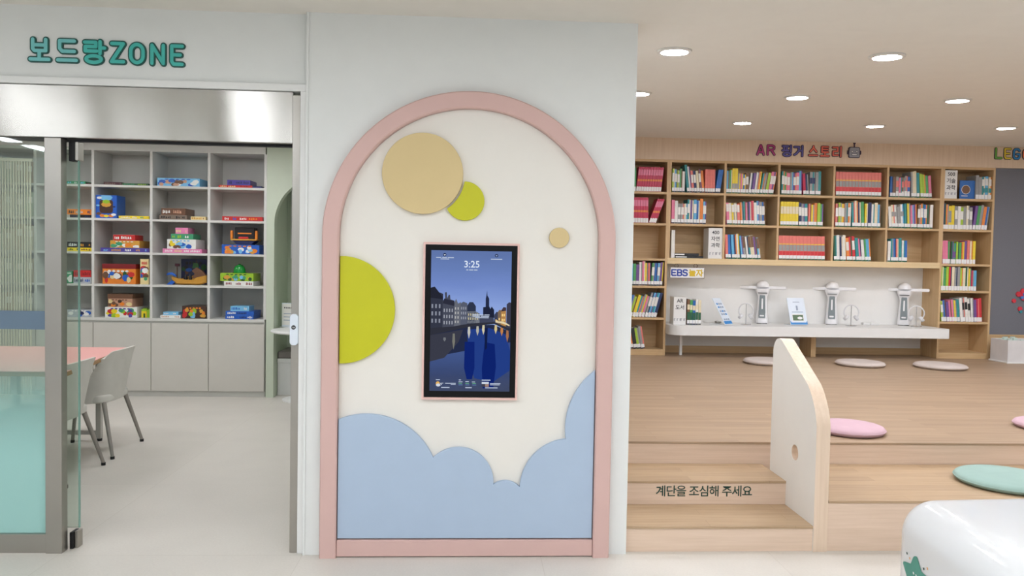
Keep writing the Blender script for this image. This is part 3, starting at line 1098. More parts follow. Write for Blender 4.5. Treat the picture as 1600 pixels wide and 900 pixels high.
# ---- bookcases of the reading platform
BX = [3.163, 3.826, 4.478, 5.151, 5.813, 6.480]
LX0, LX1 = 2.50, 3.163
RX0, RX1 = 6.480, 7.137
BT = 2.731                                    # top of the cases, under the wood band
SZ = [2.349, 1.978, 1.560, 1.234, 0.856, 0.478]   # tops of shelves
BD = 0.36
TB = 0.026                                    # board thickness


def tall_case(name, x0, x1, label):
    o = thing(name, label, 'bookcase', (0, YB, 0))
    m = MB()
    m.box((x0 - TB / 2, 0, ZP), (x0 + TB / 2, BD, BT), SHELFV, 0.001)
    m.box((x1 - TB / 2, 0, ZP), (x1 + TB / 2, BD, BT), SHELFV, 0.001)
    m.build('side_panel', o, smooth=False)
    MB().box((x0 + TB / 2, 0, BT - 0.028), (x1 - TB / 2, BD, BT), SHELFW, 0.001).build('top_panel', o, smooth=False)
    MB().box((x0 + TB / 2, BD - 0.012, ZP + 0.02), (x1 - TB / 2, BD, BT - 0.028), SHELFW).build('back_panel', o, smooth=False)
    for z in SZ:
        MB().box((x0 + TB / 2, 0.002, z - TB), (x1 - TB / 2, BD - 0.012, z), SHELFW, 0.001).build('shelf', o, smooth=False)
    MB().box((x0 + TB / 2, 0.002, ZP + 0.0005), (x1 - TB / 2, 0.02, SZ[-1] - TB), SHELFW).build('plinth', o, smooth=False)
    return o


tall_case('bookcase', LX0, LX1 - 0.0265, 'tall wooden bookcase of six shelves beside the white pillar')
tall_case('bookcase', RX0 + 0.0265, RX1, 'tall wooden bookcase of six shelves beside the grey felt board')
wc = thing('wall_bookcase', 'wide wooden wall bookcase of fifteen cells above the white counter', 'bookcase', (0, YB, 0))
ZL = 1.5705                                   # floor of the lowest row
for x in BX:
    MB().box((x - TB / 2, 0, ZL), (x + TB / 2, BD, BT), SHELFV, 0.001).build('upright', wc, smooth=False)
MB().box((BX[0] - TB / 2, -0.002, ZL - 0.070), (BX[-1] + TB / 2, BD, ZL), wood('light_edge_wood', (226, 202, 160), (214, 188, 142), 'X'), 0.002).build('bottom_board', wc, smooth=False)
for i in range(5):
    x0, x1 = BX[i] + TB / 2, BX[i + 1] - TB / 2
    MB().box((x0, 0, BT - 0.028), (x1, BD, BT), SHELFW).build('top_board', wc, smooth=False)
    MB().box((x0, BD - 0.012, ZL), (x1, BD, BT - 0.028), SHELFW).build('back_board', wc, smooth=False)
    for z in SZ[:2]:
        MB().box((x0, 0.002, z - TB), (x1, BD - 0.012, z), SHELFW, 0.001).build('shelf', wc, smooth=False)
struct(MB().box((XR, YB - 0.012, BT), (9.5, YB + BD, 3.02), BANDW).build('wall_band', smooth=False))

BAYS = {'L': (LX0, LX1 - .0265, 'tall bookcase beside pillar'), 'R': (RX0 + .0265, RX1, 'tall bookcase by felt board'),
        0: (BX[0], BX[1], 'first bay over the counter'), 1: (BX[1], BX[2], 'second bay over the counter'), 2: (BX[2], BX[3], 'third bay over the counter'),
        3: (BX[3], BX[4], 'fourth bay over the counter'), 4: (BX[4], BX[5], 'fifth bay over the counter')}
ROWN = ['top shelf', 'second shelf', 'third shelf', 'fourth shelf', 'fifth shelf', 'bottom shelf']
MIX_A = ['green', 'cream', 'sky blue', 'salmon', 'navy', 'cream', 'orange', 'grey', 'white', 'lime']
MIX_B = ['white', 'purple', 'grey', 'sky blue', 'pink', 'cream', 'teal', 'white', 'salmon', 'blue']
MIX_C = ['yellow', 'grey', 'green', 'cream', 'orange', 'lime', 'blue', 'white', 'navy', 'pink']
RED3 = ((0.42, 0.5, 'orange'), (0.66, 0.9, 'pink'))
SAL3 = ((0.20, 0.37, 'red'), (0.39, 0.62, 'grey'), (0.64, 0.67, 'yellow'))
YEL3 = ((0.5, 0.8, 'cream'),)
TONES = ['grey', 'cream', 'grey', 'orange', 'dark green', 'brown', 'navy', 'teal', 'salmon', 'yellow', 'purple', 'sky blue']
TITLE = ((0.45, 0.82, 'white'),)
TITLE2 = ((0.5, 0.75, 'navy'),)
# bay, row, start px, end px, y of the shelf, groups of (colours, share, height in m, lean in degrees, stripes), strip
CELLS = [
    ('L', 0, 978, 1037, [(['lime', 'sky blue', 'purple', 'green'], 4, .29, 0, ()), (['crimson'], 10, .295, 6, RED3)], 'w'),
    (0, 0, 1050, 1131, [(['lime', 'sky blue', 'lime', 'green', 'white'], 5, .265, 0, TITLE), (['teal', 'white'], 2, .315, -7, ()), (['salmon', 'navy', 'cream', 'brown', 'orange'], 5, .27, -6, TITLE), (['salmon'], 4, .285, 0, ()), (['blue'], 2, .28, 8, ())], 'k'),
    (1, 0, 1135, 1216, [(['sky blue', 'green'], 2, .28, 0, ()), (['yellow'], 2, .30, 0, ((.2, .4, 'grey'),)), (['grey', 'pink', 'blue', 'brown'], 4, .245, 0, TITLE), (['white', 'purple', 'white', 'orange'], 4, .26, 6, ()), (['teal', 'grey', 'lime', 'pink', 'purple'], 5, .26, 9, TITLE)], 'g'),
    (2, 0, 1221, 1283, [(['teal', 'green', 'pink', 'grey', 'purple', 'pink', 'sky blue'], 7, .272, 0, TITLE), (['crimson', 'navy'], 2, .25, -4, ()), (['grey', 'teal', 'grey', 'teal'], 4, .285, 0, TITLE2)], 'g'),
    (3, 0, 1306, 1377, [(['salmon'], 14, .29, -1, SAL3)], 'g'),
    (4, 0, 1391, 1457, [(['blue', 'brown', 'grey', 'pink', 'brown', 'grey'], 7, .25, 0, ((.1, .3, 'white'), (.5, .8, 'salmon'))), (['grey', 'cream', 'teal'], 3, .305, -3, ()), (['lime', 'lime', 'green', 'pink'], 4, .275, -5, ())], 'g'),
    ('R', 0, 1525, 1551, [(['grey', 'grey', 'teal', 'sky blue', 'cream'], 5, .285, 0, ((.6, .9, 'white'), (.3, .5, 'teal')))], 'w'),
    ('L', 1, 976, 1013, [(['crimson'], 9, .30, -1, RED3)], 'w'),
    (0, 1, 1049, 1103, [(['pink', 'white'], 2, .28, 0, ()), (['grey', 'grey', 'cream'], 3, .245, 0, TITLE), (['teal', 'purple', 'sky blue', 'blue', 'orange', 'sky blue', 'purple'], 6, .285, 0, TITLE)], 'k'),
    (1, 1, 1136, 1196, [(['pink', 'cream', 'yellow', 'cream', 'salmon', 'orange'], 6, .265, -4, ((.6, .95, 'white'),)), (['teal', 'pink', 'purple', 'crimson'], 4, .28, -3, ()), (['white', 'sky blue', 'grey', 'blue'], 4, .285, -3, TITLE)], 'g'),
    (2, 1, 1219, 1286, [(['yellow'], 6, .29, 0, YEL3), (['navy', 'grey', 'teal'], 3, .275, -2, TITLE), (['salmon', 'yellow', 'orange', 'lime', 'green', 'pink'], 5, .27, 0, ())], 'g'),
    (3, 1, 1305, 1376, [(['salmon', 'lime', 'yellow', 'grey', 'orange'], 5, .28, 0, TITLE), (['teal', 'cream', 'navy', 'green'], 4, .31, -3, ()), (['yellow', 'navy', 'white', 'cream', 'sky blue'], 5, .29, 0, ())], 'g'),
    (4, 1, 1389, 1458, [(['white', 'cream', 'white', 'grey'], 5, .275, -5, ((.5, .7, 'grey'),)), (['teal', 'yellow', 'pink', 'purple'], 4, .29, -3, ()), (['brown', 'orange', 'blue', 'dark green', 'white', 'orange'], 5, .29, 0, TITLE)], 'g'),
    ('R', 1, 1473, 1547, [(['navy', 'orange'], 2, .30, 0, ()), (['yellow', 'yellow'], 2, .285, 0, ((.3, .8, 'grey'),)), (['grey', 'white', 'lime', 'grey', 'cream'], 6, .28, 0, TITLE), (['purple', 'green', 'grey', 'orange', 'blue', 'lime'], 5, .285, 7, ())], 'w'),
    (0, 2, 1048.5, 1054, [(['white'], 2, .325, 0, ())], 'w'),
    (1, 2, 1131, 1189, [(['salmon', 'blue'], 2, .28, -3, ()), (['sky blue', 'navy', 'white'], 3, .30, -5, ()), (['sky blue', 'grey', 'white', 'teal', 'cream', 'purple'], 7, .275, -8, ((.5, .98, 'brown'),))], 'g'),
    (2, 2, 1217, 1289, [(['salmon'], 13, .29, -2, ((.19, .36, 'red'), (.38, .62, 'grey'), (.64, .67, 'yellow')))], 'g'),
    (3, 2, 1303, 1362, [(['dark green', 'white', 'navy', 'white'], 4, .30, -3, ()), (['orange', 'red', 'red'], 3, .29, -5, TITLE), (['teal', 'pink', 'white', 'green', 'sky blue'], 5, .275, -6, ())], 'g'),
    (4, 2, 1387, 1418, [(['white'], 1, .25, 0, ()), (['teal', 'blue', 'salmon', 'teal'], 4, .285, -2, ()), (['white', 'blue'], 2, .27, -1, ())], 'g'),
    ('R', 2, 1471, 1524, [(['pink'], 2, .28, -2, ()), (['green', 'dark green', 'green', 'lime', 'green', 'orange'], 6, .265, 0, ((.3, .6, 'purple'),)), (['purple', 'salmon', 'cream', 'yellow'], 4, .285, 0, ())], 'w'),
    ('L', 3, 980, 1042, [(['green', 'sky blue', 'green', 'purple'], 4, .25, 0, TITLE), (['white', 'pink', 'yellow', 'salmon'], 4, .285, 0, ()), (['green', 'blue', 'sky blue', 'purple'], 4, .275, 3, TITLE)], 'k'),
    ('R', 3, 1468, 1526, [(['lime', 'green', 'lime'], 3, .28, 0, ()), (['red', 'cream', 'grey', 'grey'], 4, .285, 0, ()), (['lime', 'cream', 'dark green', 'teal'], 3, .285, 0, ()), (['yellow', 'crimson', 'sky blue'], 3, .26, 0, ())], 'w'),
    ('L', 4, 978, 1040, [(['blue', 'lime', 'yellow', 'teal', 'grey', 'pink'], 6, .265, 16, ()), (['grey', 'sky blue', 'teal', 'navy', 'sky blue'], 4, .29, 15, TITLE)], 'w'),
    ('R', 4, 1466, 1535, [(['lime', 'blue', 'purple', 'pink'], 4, .25, -6, TITLE), (['pink', 'yellow', 'teal'], 3, .265, -6, ()), (['white', 'grey', 'white', 'white'], 4, .295, -6, ((.5, .8, 'black'),)), (['white', 'purple', 'crimson', 'red'], 4, .28, -4, ())], 'w'),
    ('L', 5, 972, 1008, [(['yellow', 'blue', 'white', 'black', 'lime', 'grey'], 6, .26, -10, ())], 'k'),
]
LOWROW = {2: ZL}
YF = YB + 0.015
for bay, row, u0, u1, groups, strip in CELLS:
    zs = ZL if (row == 2 and bay not in ('L', 'R')) else SZ[row]
    vv = {0: 300, 1: 348, 2: 400, 3: 450, 4: 500, 5: 547}[row]
    x0, x1 = at(u0, vv, YF).x, at(u1, vv, YF).x
    lo, hi = BAYS[bay][0] + 0.017, BAYS[bay][1] - 0.017
    x0, x1 = max(x0, lo), min(x1, hi)
    run = []                                   # (colour, height, lean, stripes, mixed)
    for cols, num, h, lean, stripes in groups:
        for j in range(num):
            hh = h if len(cols) == 1 else h * random.uniform(0.95, 1.05)
            run.append([cols[j % len(cols)], round(min(hh, 0.325), 2), math.radians(lean), stripes, len(cols) > 1])
    n = len(run)
    gaps = [max(0.0, min(run[i][1], run[i + 1][1]) * (math.tan(run[i][2]) - math.tan(run[i + 1][2]))) for i in range(n - 1)] + [0.0]
    if run[0][2] < 0:
        x0 = max(x0, lo + run[0][1] * math.sin(-run[0][2]) + 0.002)
    if run[-1][2] > 0:
        x1 -= run[-1][1] * math.sin(run[-1][2]) + 0.002
    pitch = (x1 - x0 - sum(gaps)) / n
    x = x0
    for k, (c, hh, L, stripes, mixed) in enumerate(run):
        # thickness across the slot, less what the tilt of the corners takes
        t = (pitch - 0.001) * math.cos(L) * (random.uniform(0.92, 0.99) if mixed else 0.985)
        st_ = stripes
        if st_ and mixed and (st_[0][2] == c or random.random() < 0.3):
            st_ = ()
        lab = '%s book, %s from left on %s of %s' % (c, ORD[k], ROWN[row], BAYS[bay][2])
        put_book(x + pitch / 2, YF + (random.uniform(0, 0.012) if mixed else 0), zs, round(t, 3), hh, c, L, lab,
                 'books on the %s of the %s' % (ROWN[row], BAYS[bay][2]), strip, st_, tone=random.choice(TONES) if (mixed and random.random() < .6) else ('dark red' if c in ('crimson', 'red', 'salmon') and False else None))
        x += pitch + gaps[k]
# three red books leaning alone at the end of the second shelf
for j in range(3):
    q = at(1015.5 + j * 3.7, 348, YF)
    put_book(q.x, YF, SZ[1], 0.027, .30, 'crimson', math.radians(20), 'crimson book tilted steeply, %s of three leaning on second shelf by pillar' % ORD[j],
             'tilted crimson books on the second shelf by the pillar', 'w', RED3)
# black books lying flat
for j, (u0, u1, h) in enumerate(((1051, 1092, .030), (1052, 1099, .026))):
    x0, x1 = at(u0, 396, YF).x, at(u1, 396, YF).x
    b = MB()
    b.box((0, 0, 0), (x1 - x0, 0.2, 0.003), BLACK)
    b.box((0, 0, h - 0.003), (x1 - x0, 0.2, h), BLACK)
    b.box((0, 0, 0.003), (x1 - x0, 0.004, h - 0.003), mat('cover_black', BC['black'], 0.42))
    b.box((0.004, 0.004, 0.003), (x1 - x0 - 0.004, 0.196, h - 0.003), PAPER)
    o = b.build('book', smooth=False)
    o.location = (x0, YF, ZL + 0.0006 + j * 0.0306)
    o.location.z = ZL + 0.0006 + (0.0268 if j == 0 else 0)
    tag(o, 'black book lying flat on third shelf, %s of the pair' % ('upper' if j == 0 else 'lower'), 'book', 'black books lying flat')
    t_ = MB().box((0.03, -0.0008, h * 0.25), ((x1 - x0) * 0.45, 0.0005, h * 0.75), LABELW).build('title_strip', o, smooth=False)
# blue picture book facing out on the top shelf
q0, q1 = at(1502, 303, YF).x, at(1526, 303, YF).x
bb = MB()
bb.box((0, 0, 0), (q1 - q0 + .02, 0.012, 0.225), mat('cover_blue', BC['blue'], 0.42))
o = bb.build('book', smooth=False)
o.location = (q0, YF + 0.03, SZ[0] + 0.001)
tag(o, 'blue book with round picture, cover facing out on top right shelf', 'book')
cd_ = MB()
cd_.prism([(0.075 + 0.055 * math.cos(a * PI / 16), 0.115 + 0.055 * math.sin(a * PI / 16)) for a in range(32)], -0.001, 0.0005, mat('cover_white', BC['white'], 0.42))
cd_.prism([(0.075 + 0.05 * math.cos(a * PI / 16), 0.115 + 0.05 * math.sin(a * PI / 16)) for a in range(32)], -0.0018, 0.0, mat('cover_brown', BC['brown'], 0.42))
cd_.box((0.02, -0.001, 0.035), (0.10, 0.0005, 0.042), mat('cover_white', BC['white'], 0.42))
cd_.build('cover_picture', o, smooth=False)


def sign_box(name, label, u0, u1, v0, zs, lines, d=0.20, y=YF, size=0.055):
    x0, x1 = at(u0, v0 + 20, y).x, at(u1, v0 + 20, y).x
    h = min(0.342 if zs > 2 else 0.365, at((u0 + u1) / 2, v0, y).z - zs)
    o = thing(name, label, 'sign box', ((x0 + x1) / 2, y, zs + 0.0005))
    w = x1 - x0
    MB().box((-w / 2, 0, 0), (w / 2, d, h), WHITE, 0.002).build('box_body', o)
    z = h * 0.80
    for s in lines:
        text(s, size, INK, 'lettering', o, (0, -0.0006, z), 0.001, 0.0008)
        z -= size * 1.32
    sm = MB()
    gm = mat('pale_grey_print', (176, 176, 182), 0.6)
    for i, (a, b_) in enumerate(((0, .02), (.035, .055), (.07, .10), (.115, .14))):
        sm.box((-0.07 + a, -0.0006, 0.045), (-0.07 + b_ - 0.008, 0.0005, 0.075), gm)
        sm.box((-0.07 + a, -0.0006, 0.068), (-0.07 + b_, 0.0005, 0.075), gm)
    sm.build('print_mark', o, smooth=False)
    return o


sign_box('subject_sign', 'white upright box reading 400 on the third shelf over the counter', 1107, 1129, 354, ZL, ['400', '자연', '과학'], size=0.058)
sign_box('subject_sign', 'white upright box reading 500 on the top shelf near the felt board', 1476.5, 1496, 260, SZ[0], ['500', '기술', '과학'], size=0.062)

# signs on the wood band
NAVYO = mat('sign_outline_dark', (44, 24, 54), 0.45)
MAG = mat('sign_magenta', (178, 56, 122), 0.4)
IND = mat('sign_indigo', (92, 88, 158), 0.4)
COR = mat('sign_coral', (226, 108, 88), 0.4)
sg2 = thing('wall_sign', 'outlined lettered sign in magenta, indigo and coral on wood band', 'sign', (0, YB - 0.012, 0))
gl = []
for ch, u, v, w_, h_, m_ in (('A', 1181, 243.5, 14.5, 18, MAG), ('R', 1197, 243.5, 15, 17.8, MAG), ('핑', 1220, 245.5, 17.5, 19.5, IND), ('거', 1238.5, 245.5, 17, 19, IND),
                             ('스', 1262, 244.7, 17, 17.7, COR), ('토', 1280, 245.6, 17, 17.6, COR), ('리', 1298.5, 246.5, 17, 18.8, COR)):
    a, b_ = at(u, v, YB - .01), at(u + w_, v - h_, YB - .01)
    wd = GLYPH[ch][0]
    gl.append((ch, a.x, a.z, (b_.x - a.x) / wd, b_.z - a.z, m_))
sign_letters(sg2, gl, MAG, NAVYO, 0.0175, 0.031)
rb = at(1334, 247, YB - .012)
robot = thing('robot_cutout', 'grey cut-out robot head beside the coral letters on wood band', 'sign', (rb.x, YB - 0.012, rb.z))
RG = mat('robot_grey', (150, 152, 162), 0.45)
m_ = MB()
m_.prism(rrect(-0.070, 0.0, 0.070, 0.130, 0.02), -0.010, 0, NAVYO)
m_.box((-0.006, -0.009, 0.128), (0.006, 0, 0.17), NAVYO)
m_.prism(ell(0, 0.176, 0.014, 0.014)[:-1], -0.010, 0, NAVYO)
m_.prism(rrect(-0.086, 0.04, 0.086, 0.09, 0.012), -0.008, 0, NAVYO)
m_.build('head_outline', robot)
m_ = MB()
m_.prism(rrect(-0.062, 0.008, 0.062, 0.122, 0.016), -0.013, -0.0095, RG)
m_.build('face', robot)
m_ = MB()
for sx in (-1, 1):
    m_.prism(ell(sx * 0.028, 0.075, 0.013, 0.013)[:-1], -0.0145, -0.0125, NAVYO)
    m_.prism(ell(sx * 0.028, 0.075, 0.009, 0.009)[:-1], -0.0155, -0.013, LABELW)
m_.prism(rrect(-0.034, 0.028, 0.034, 0.05, 0.006), -0.0145, -0.0125, NAVYO)
m_.prism(rrect(-0.029, 0.033, 0.029, 0.045, 0.004), -0.0155, -0.013, LABELW)
m_.build('eyes_and_mouth', robot)
sg3 = thing('wall_sign', 'multicoloured outlined letters on wood band above the grey felt board', 'sign', (0, YB - 0.012, 0))
gl = []
for ch, u, v, m_ in (('L', 1554, 248, mat('sign_green', (108, 170, 66), .4)), ('E', 1568, 248.5, mat('sign_yellow', (226, 200, 60), .4)), ('G', 1582, 249, mat('sign_blue', (44, 130, 196), .4)), ('O', 1597, 249.5, mat('sign_orange', (232, 110, 60), .4))):
    a, b_ = at(u - 1, v + 1, YB - .01), at(u + 12.5, v - 17.5, YB - .01)
    gl.append((ch, a.x, a.z, (b_.x - a.x) / GLYPH[ch][0], b_.z - a.z, m_))
sign_letters(sg3, gl, MAG, mat('sign_outline_grey', (40, 52, 60), .45), 0.0185, 0.033)

# felt board and base, right of the bookcases
FELT = mat('grey_felt', (114, 115, 122), 0.95, var=0.08, scale=120, bump=0.4)
fb0 = RX1 + TB / 2
zf0, zf1 = at(1580, 523, YB + .02).z, BT
fbo = thing('felt_board', 'dark grey felt wall board right of the bookcases', 'board', (fb0, YB + 0.02, 0))
MB().box((0.004, 0, zf0), (9.49 - fb0, 0.02, zf1 - 0.002), FELT).build('felt_panel', fbo, smooth=False)
MB().box((0.0, -0.004, zf0 - 0.02), (9.49 - fb0, 0.03, zf0), SHELFW, 0.002).build('ledge', fbo, smooth=False)
struct(MB().box((fb0 + 0.001, YB + 0.02, ZP), (9.49, YB + 0.06, zf0 - 0.021), SHELFW).build('trim_4', smooth=False))
REDP = mat('toy_red', (206, 44, 62), 0.35)
BLUP = mat('toy_blue', (70, 120, 190), 0.35)
GRNP = mat('toy_teal', (40, 140, 150), 0.35)
for (u, v, lab, parts) in ((1598, 461, 'red flower-shaped toy brick cluster pinned high on felt board', [(0, 0, .055, REDP), (-.06, .01, .035, REDP), (.0, .045, .04, REDP), (.0, -.035, .035, REDP), (-.02, -.03, .022, BLUP), (.01, .012, .025, BLUP)]),
                          (1583.5, 470, 'single small red toy brick on felt board, left of the cluster', [(0, 0, .028, REDP)]),
                          (1593, 484, 'small red and teal toy brick lowest on felt board', [(0, .012, .03, REDP), (.008, -.022, .02, GRNP)])):
    q = at(u, v, YB + .02)
    o = thing('toy_brick_cluster' if len(parts) > 2 else 'toy_brick', lab, 'toy', (q.x, YB + 0.02, q.z), group='toy bricks on the felt board')
    for i, (x, z, r, pm_) in enumerate(parts):
        MB().prism([(x + r * math.cos(a * PI / 3 + i), z + r * math.sin(a * PI / 3 + i)) for a in range(6)], -0.016 - 0.003 * i, 0.0, pm_, bevel=0.003).build('brick', o, smooth=False)
# white box with glass bits
q = at(1574, 571, YB - 0.1)
q = atz(1574, 568, ZP)
wb = thing('storage_box', 'white open box with clear glassy pieces on top, under the felt board', 'box', (q.x, q.y, ZP))
bx = MB()
bh = 0.27
for lo, hi in (((0, 0, 0), (0.5, 0.012, bh)), ((0, 0.288, 0), (0.5, 0.30, bh)), ((0, 0.012, 0), (0.012, 0.288, bh)), ((0.488, 0.012, 0), (0.5, 0.288, bh)), ((0.012, 0.012, 0), (0.488, 0.288, 0.23))):
    bx.box(lo, hi, mat('storage_white', (214, 212, 212), 0.5))
bx.build('box_body', wb, smooth=False)
MB().box((-0.012, -0.012, 0.0), (0.512, 0.312, 0.018), WHITE, 0.003).build('base_tray', wb)
gb = MB()
gm = mat('pale_green_plastic', (196, 214, 204), 0.15)
for i in range(16):
    x, y = random.uniform(.03, .42), random.uniform(.03, .22)
    gb.box((x, y, 0.231), (x + .05, y + .03, random.uniform(.26, .30)), gm, 0.006)
tag(gb.build('plastic_pieces', None), 'pile of clear pale green pieces heaped in the white box', 'toy pieces')['kind'] = 'stuff'
bpy.data.objects['plastic_pieces'].location = (q.x, q.y, ZP + 0.001)

# ------------------------------------------------------------------ nook and counter
NX0, NX1 = LX1 - 0.0133, RX0 + 0.0133
struct(MB().box((NX0, YB + BD - 0.02, ZP), (NX1, YB + BD, ZL - 0.071), mat('nook_white', (232, 231, 228), 0.6, var=.01)).build('wall_nook', smooth=False))
struct(MB().box((NX0, YB + BD - 0.034, ZP), (NX1, YB + BD - 0.021, ZP + 0.085), SHELFW).build('baseboard_nook', smooth=False))
CT = 0.785
ct = thing('counter', 'long white counter with rounded corner under the wall bookcase', 'counter', (0, 0, 0))
CXL, CXR = NX0 + 0.002, NX1 - 0.002
cy0, cy1 = YB - 0.25, YB + BD - 0.022
cpts = [(CXR, cy1), (CXL, cy1), (CXL, YB - 0.10)] + [(CXL + 0.15 - 0.15 * math.cos(a * PI / 20), YB - 0.10 - 0.15 * math.sin(a * PI / 20)) for a in range(1, 11)] + [(CXR - 0.012, cy0), (CXR, cy0 + 0.012)]
MB().prism(cpts, CT - 0.115, CT, WHITE, 'Z', bevel=0.004).build('worktop', ct)
sx = at(1271, 545, YB).x
MB().box((sx - 0.03, YB + 0.0, ZP + 0.0005), (sx + 0.03, cy1 - 0.013, CT - 0.1155), SHELFV, 0.002).build('support_panel', ct, smooth=False)
lx = at(1062, 545, YB + .1).x
MB().box((lx - 0.016, YB + 0.05, ZP + 0.0005), (lx + 0.016, YB + 0.08, CT - 0.1155), WHITE, 0.002).build('leg', ct)

# AR book box
q = at(1062, 490, YB - 0.10)
sign_box('subject_sign', 'white upright box reading AR at left end of the counter', 1052.5, 1072, 464, CT, ['AR', '도서'], d=0.17, y=YB - 0.12, size=0.06)
cols = ['brown', 'green', 'blue', 'white', 'cream']
for j in range(5):
    qx = at(1075.5 + j * 4.4, 505, YB - 0.12).x
    put_book(qx, YB - 0.115, CT, 0.031, .30 - 0.008 * (j % 3), cols[j], 0, '%s book, %s of five standing beside the AR box' % (cols[j], ORD[j]), 'books on the counter', 'k', ((.2, .5, 'dark green'), (.6, .8, 'cream')), 0.16)

LEAFP = mat('leaflet_paper', (218, 228, 240), 0.35)
LBLUE = mat('leaflet_blue', (52, 132, 200), 0.4)
LGREY = mat('leaflet_grey', (150, 164, 184), 0.5)
ACR = mat('acrylic_white', (220, 228, 234), 0.12)


def leaning_stand(name, label, u0, u1, v, w, h, yaw, tilt, kind):
    """leaning leaflet holder; bottom front centre seen at (u0+u1)/2, v"""
    q = atz((u0 + u1) / 2, v, CT)
    o = thing(name, label, 'leaflet stand', (q.x, q.y, CT + 0.0005), yaw)
    R_ = Matrix.Translation((0, 0, .005)) @ Matrix.Rotation(-tilt, 4, 'X')
    MB().box((-w / 2, 0, 0), (w / 2, 0.006, h), ACR, 0.002, M=R_).build('backing', o)
    MB().box((-w / 2, h * math.sin(tilt) * 0.15, 0), (w / 2, h * math.sin(tilt) + 0.03, 0.005), ACR, 0.001).build('foot', o)
    a = MB()
    if kind == 0:
        a.box((-w / 2 + .004, -0.002, 0.006), (w / 2 - .004, 0, h - .004), LEAFP, M=R_)
        a.box((-w / 2 + .006, -0.003, 0.01), (w / 2 - .006, -0.0019, 0.05), LBLUE, M=R_)
        for zz in (0.06, 0.13, 0.17, 0.225, 0.27):
            for xx in (-.055, -.015, .025):
                a.box((xx, -0.003, zz), (xx + .03, -0.0019, zz + 0.022), LGREY if (xx + zz) * 1000 % 3 < 2 else LBLUE, M=R_)
    else:
        a.box((-w / 2 + .004, -0.002, 0.006), (w / 2 - .004, 0, h - .004), LEAFP, M=R_)
        a.box((-.045, -0.003, h - 0.06), (.045, -0.0019, h - 0.052), LGREY, M=R_)
        a.box((-.012, -0.003, h - 0.16), (.012, -0.0019, h - 0.10), LGREY, M=R_)
        a.box((-.075, -0.003, h - 0.185), (.075, -0.0019, h - 0.176), LGREY, M=R_)
        a.prism([(-w / 2 + .004, .006), (w / 2 - .004, .006), (w / 2 - .004, .055), (w / 2 - .02, .03), (-w / 2 + .02, .03), (-w / 2 + .004, .055)], -0.003, -0.0019, LBLUE, M=R_)
        a.box((-.085, -0.0035, 0.045), (.075, -0.0019, 0.135), LABELW, M=R_)
        a.box((-.075, -0.0045, 0.055), (.065, -0.003, 0.125), mat('leaflet_green', (86, 112, 84), 0.5), M=R_)
        a.prism([(0.02 + .034 * math.cos(k * PI / 8), 0.085 + .018 * math.sin(k * PI / 8)) for k in range(16)], -0.0052, -0.004, LABELW, M=R_)
    a.build('leaflet', o, smooth=False)
    return o


leaning_stand('leaflet_stand', 'narrow leaning leaflet holder with printed sheet, right of the AR books', 1129, 1149.5, 508, 0.165, 0.365, math.radians(38), math.radians(32), 0)
leaning_stand('leaflet_stand', 'broad leaning leaflet holder with green picture between the first two lamp devices', 1233, 1265, 508.5, 0.235, 0.34, math.radians(10), math.radians(18), 1)

DEVW = mat('device_white', (238, 238, 240), 0.3)
DEVG = mat('device_grey', (126, 136, 140), 0.4)


def make_device():
    o = thing('reading_device', '', 'device', (0, 0, 0))
    b = MB()
    ring = []
    secs = [(0.0, .076, .07), (0.012, .082, .075), (0.06, .078, .072), (0.16, .066, .062), (0.27, .058, .055), (0.315, .060, .056), (0.35, .078, .07), (0.385, .094, .085), (0.405, .092, .085)]
    vs, fs = [], []
    n = 20
    for z, rx, ry in secs:
        for k in range(n):
            a = 2 * PI * k / n
            c, s_ = math.cos(a), math.sin(a)
            e = 0.55
            vs.append((rx * math.copysign(abs(c) ** e, c), ry * math.copysign(abs(s_) ** e, s_), z))
    for i in range(len(secs) - 1):
        for k in range(n):
            fs.append((i * n + k, i * n + (k + 1) % n, (i + 1) * n + (k + 1) % n, (i + 1) * n + k))
    fs.append(tuple(range(n))[::-1])
    fs.append(tuple((len(secs) - 1) * n + k for k in range(n)))
    b.add(vs, fs, DEVW)
    b.build('column', o, angle=50)
    M_ = Matrix.Rotation(math.radians(-4.5), 4, 'X')
    f = MB()
    f.prism([(-.044, .004), (-.040, .0), (.040, .0), (.044, .004), (.044, .06), (.035, .255), (.031, .262), (-.031, .262), (-.035, .255), (-.044, .06)], -0.006, 0.006, DEVG, bevel=0.003, M=Matrix.Translation((0, -.078, .068)) @ M_)
    f.build('grey_front', o)
    f = MB()
    f.prism(rrect(-.010, .10, .010, .225, .010), -0.010, -0.004, DEVW, M=Matrix.Translation((0, -.078, .068)) @ M_)
    f.prism(rrect(-.028, .016, .028, .034, .006), -0.010, -0.004, DEVW, M=Matrix.Translation((0, -.078, .068)) @ M_)
    f.build('button_strip', o)
    MB().box((-.06, -.088, .352), (.06, -.06, .358), DARKM).build('camera_slot', o, smooth=False)
    MB().prism(rrect(-.305, 0, .305, .038, .018), -.026, .026, DEVW, bevel=.010, M=Matrix.Translation((0, 0, .398))).build('lamp_bar', o)
    d_ = MB()
    d_.lathe([(.086 * math.cos(a * PI / 20), .424 + .078 * math.sin(a * PI / 20)) for a in range(0, 11)], DEVW, n=28)
    d_.build('dome', o)
    MB().box((-.07, -.072, -.0005), (.07, .07, .006), DARKM, .004).build('base', o)
    return o


def copy_thing(src, loc, label, rotz=None):
    c = src.copy()
    COL.objects.link(c)
    c.location = loc
    c['label'] = label
    if rotz is not None:
        c.rotation_euler = (0, 0, rotz)
    for ch in src.children:
        k = ch.copy()
        COL.objects.link(k)
        k.parent = c
        for g in ch.children:
            kk = g.copy()
            COL.objects.link(kk)
            kk.parent = k
    return c


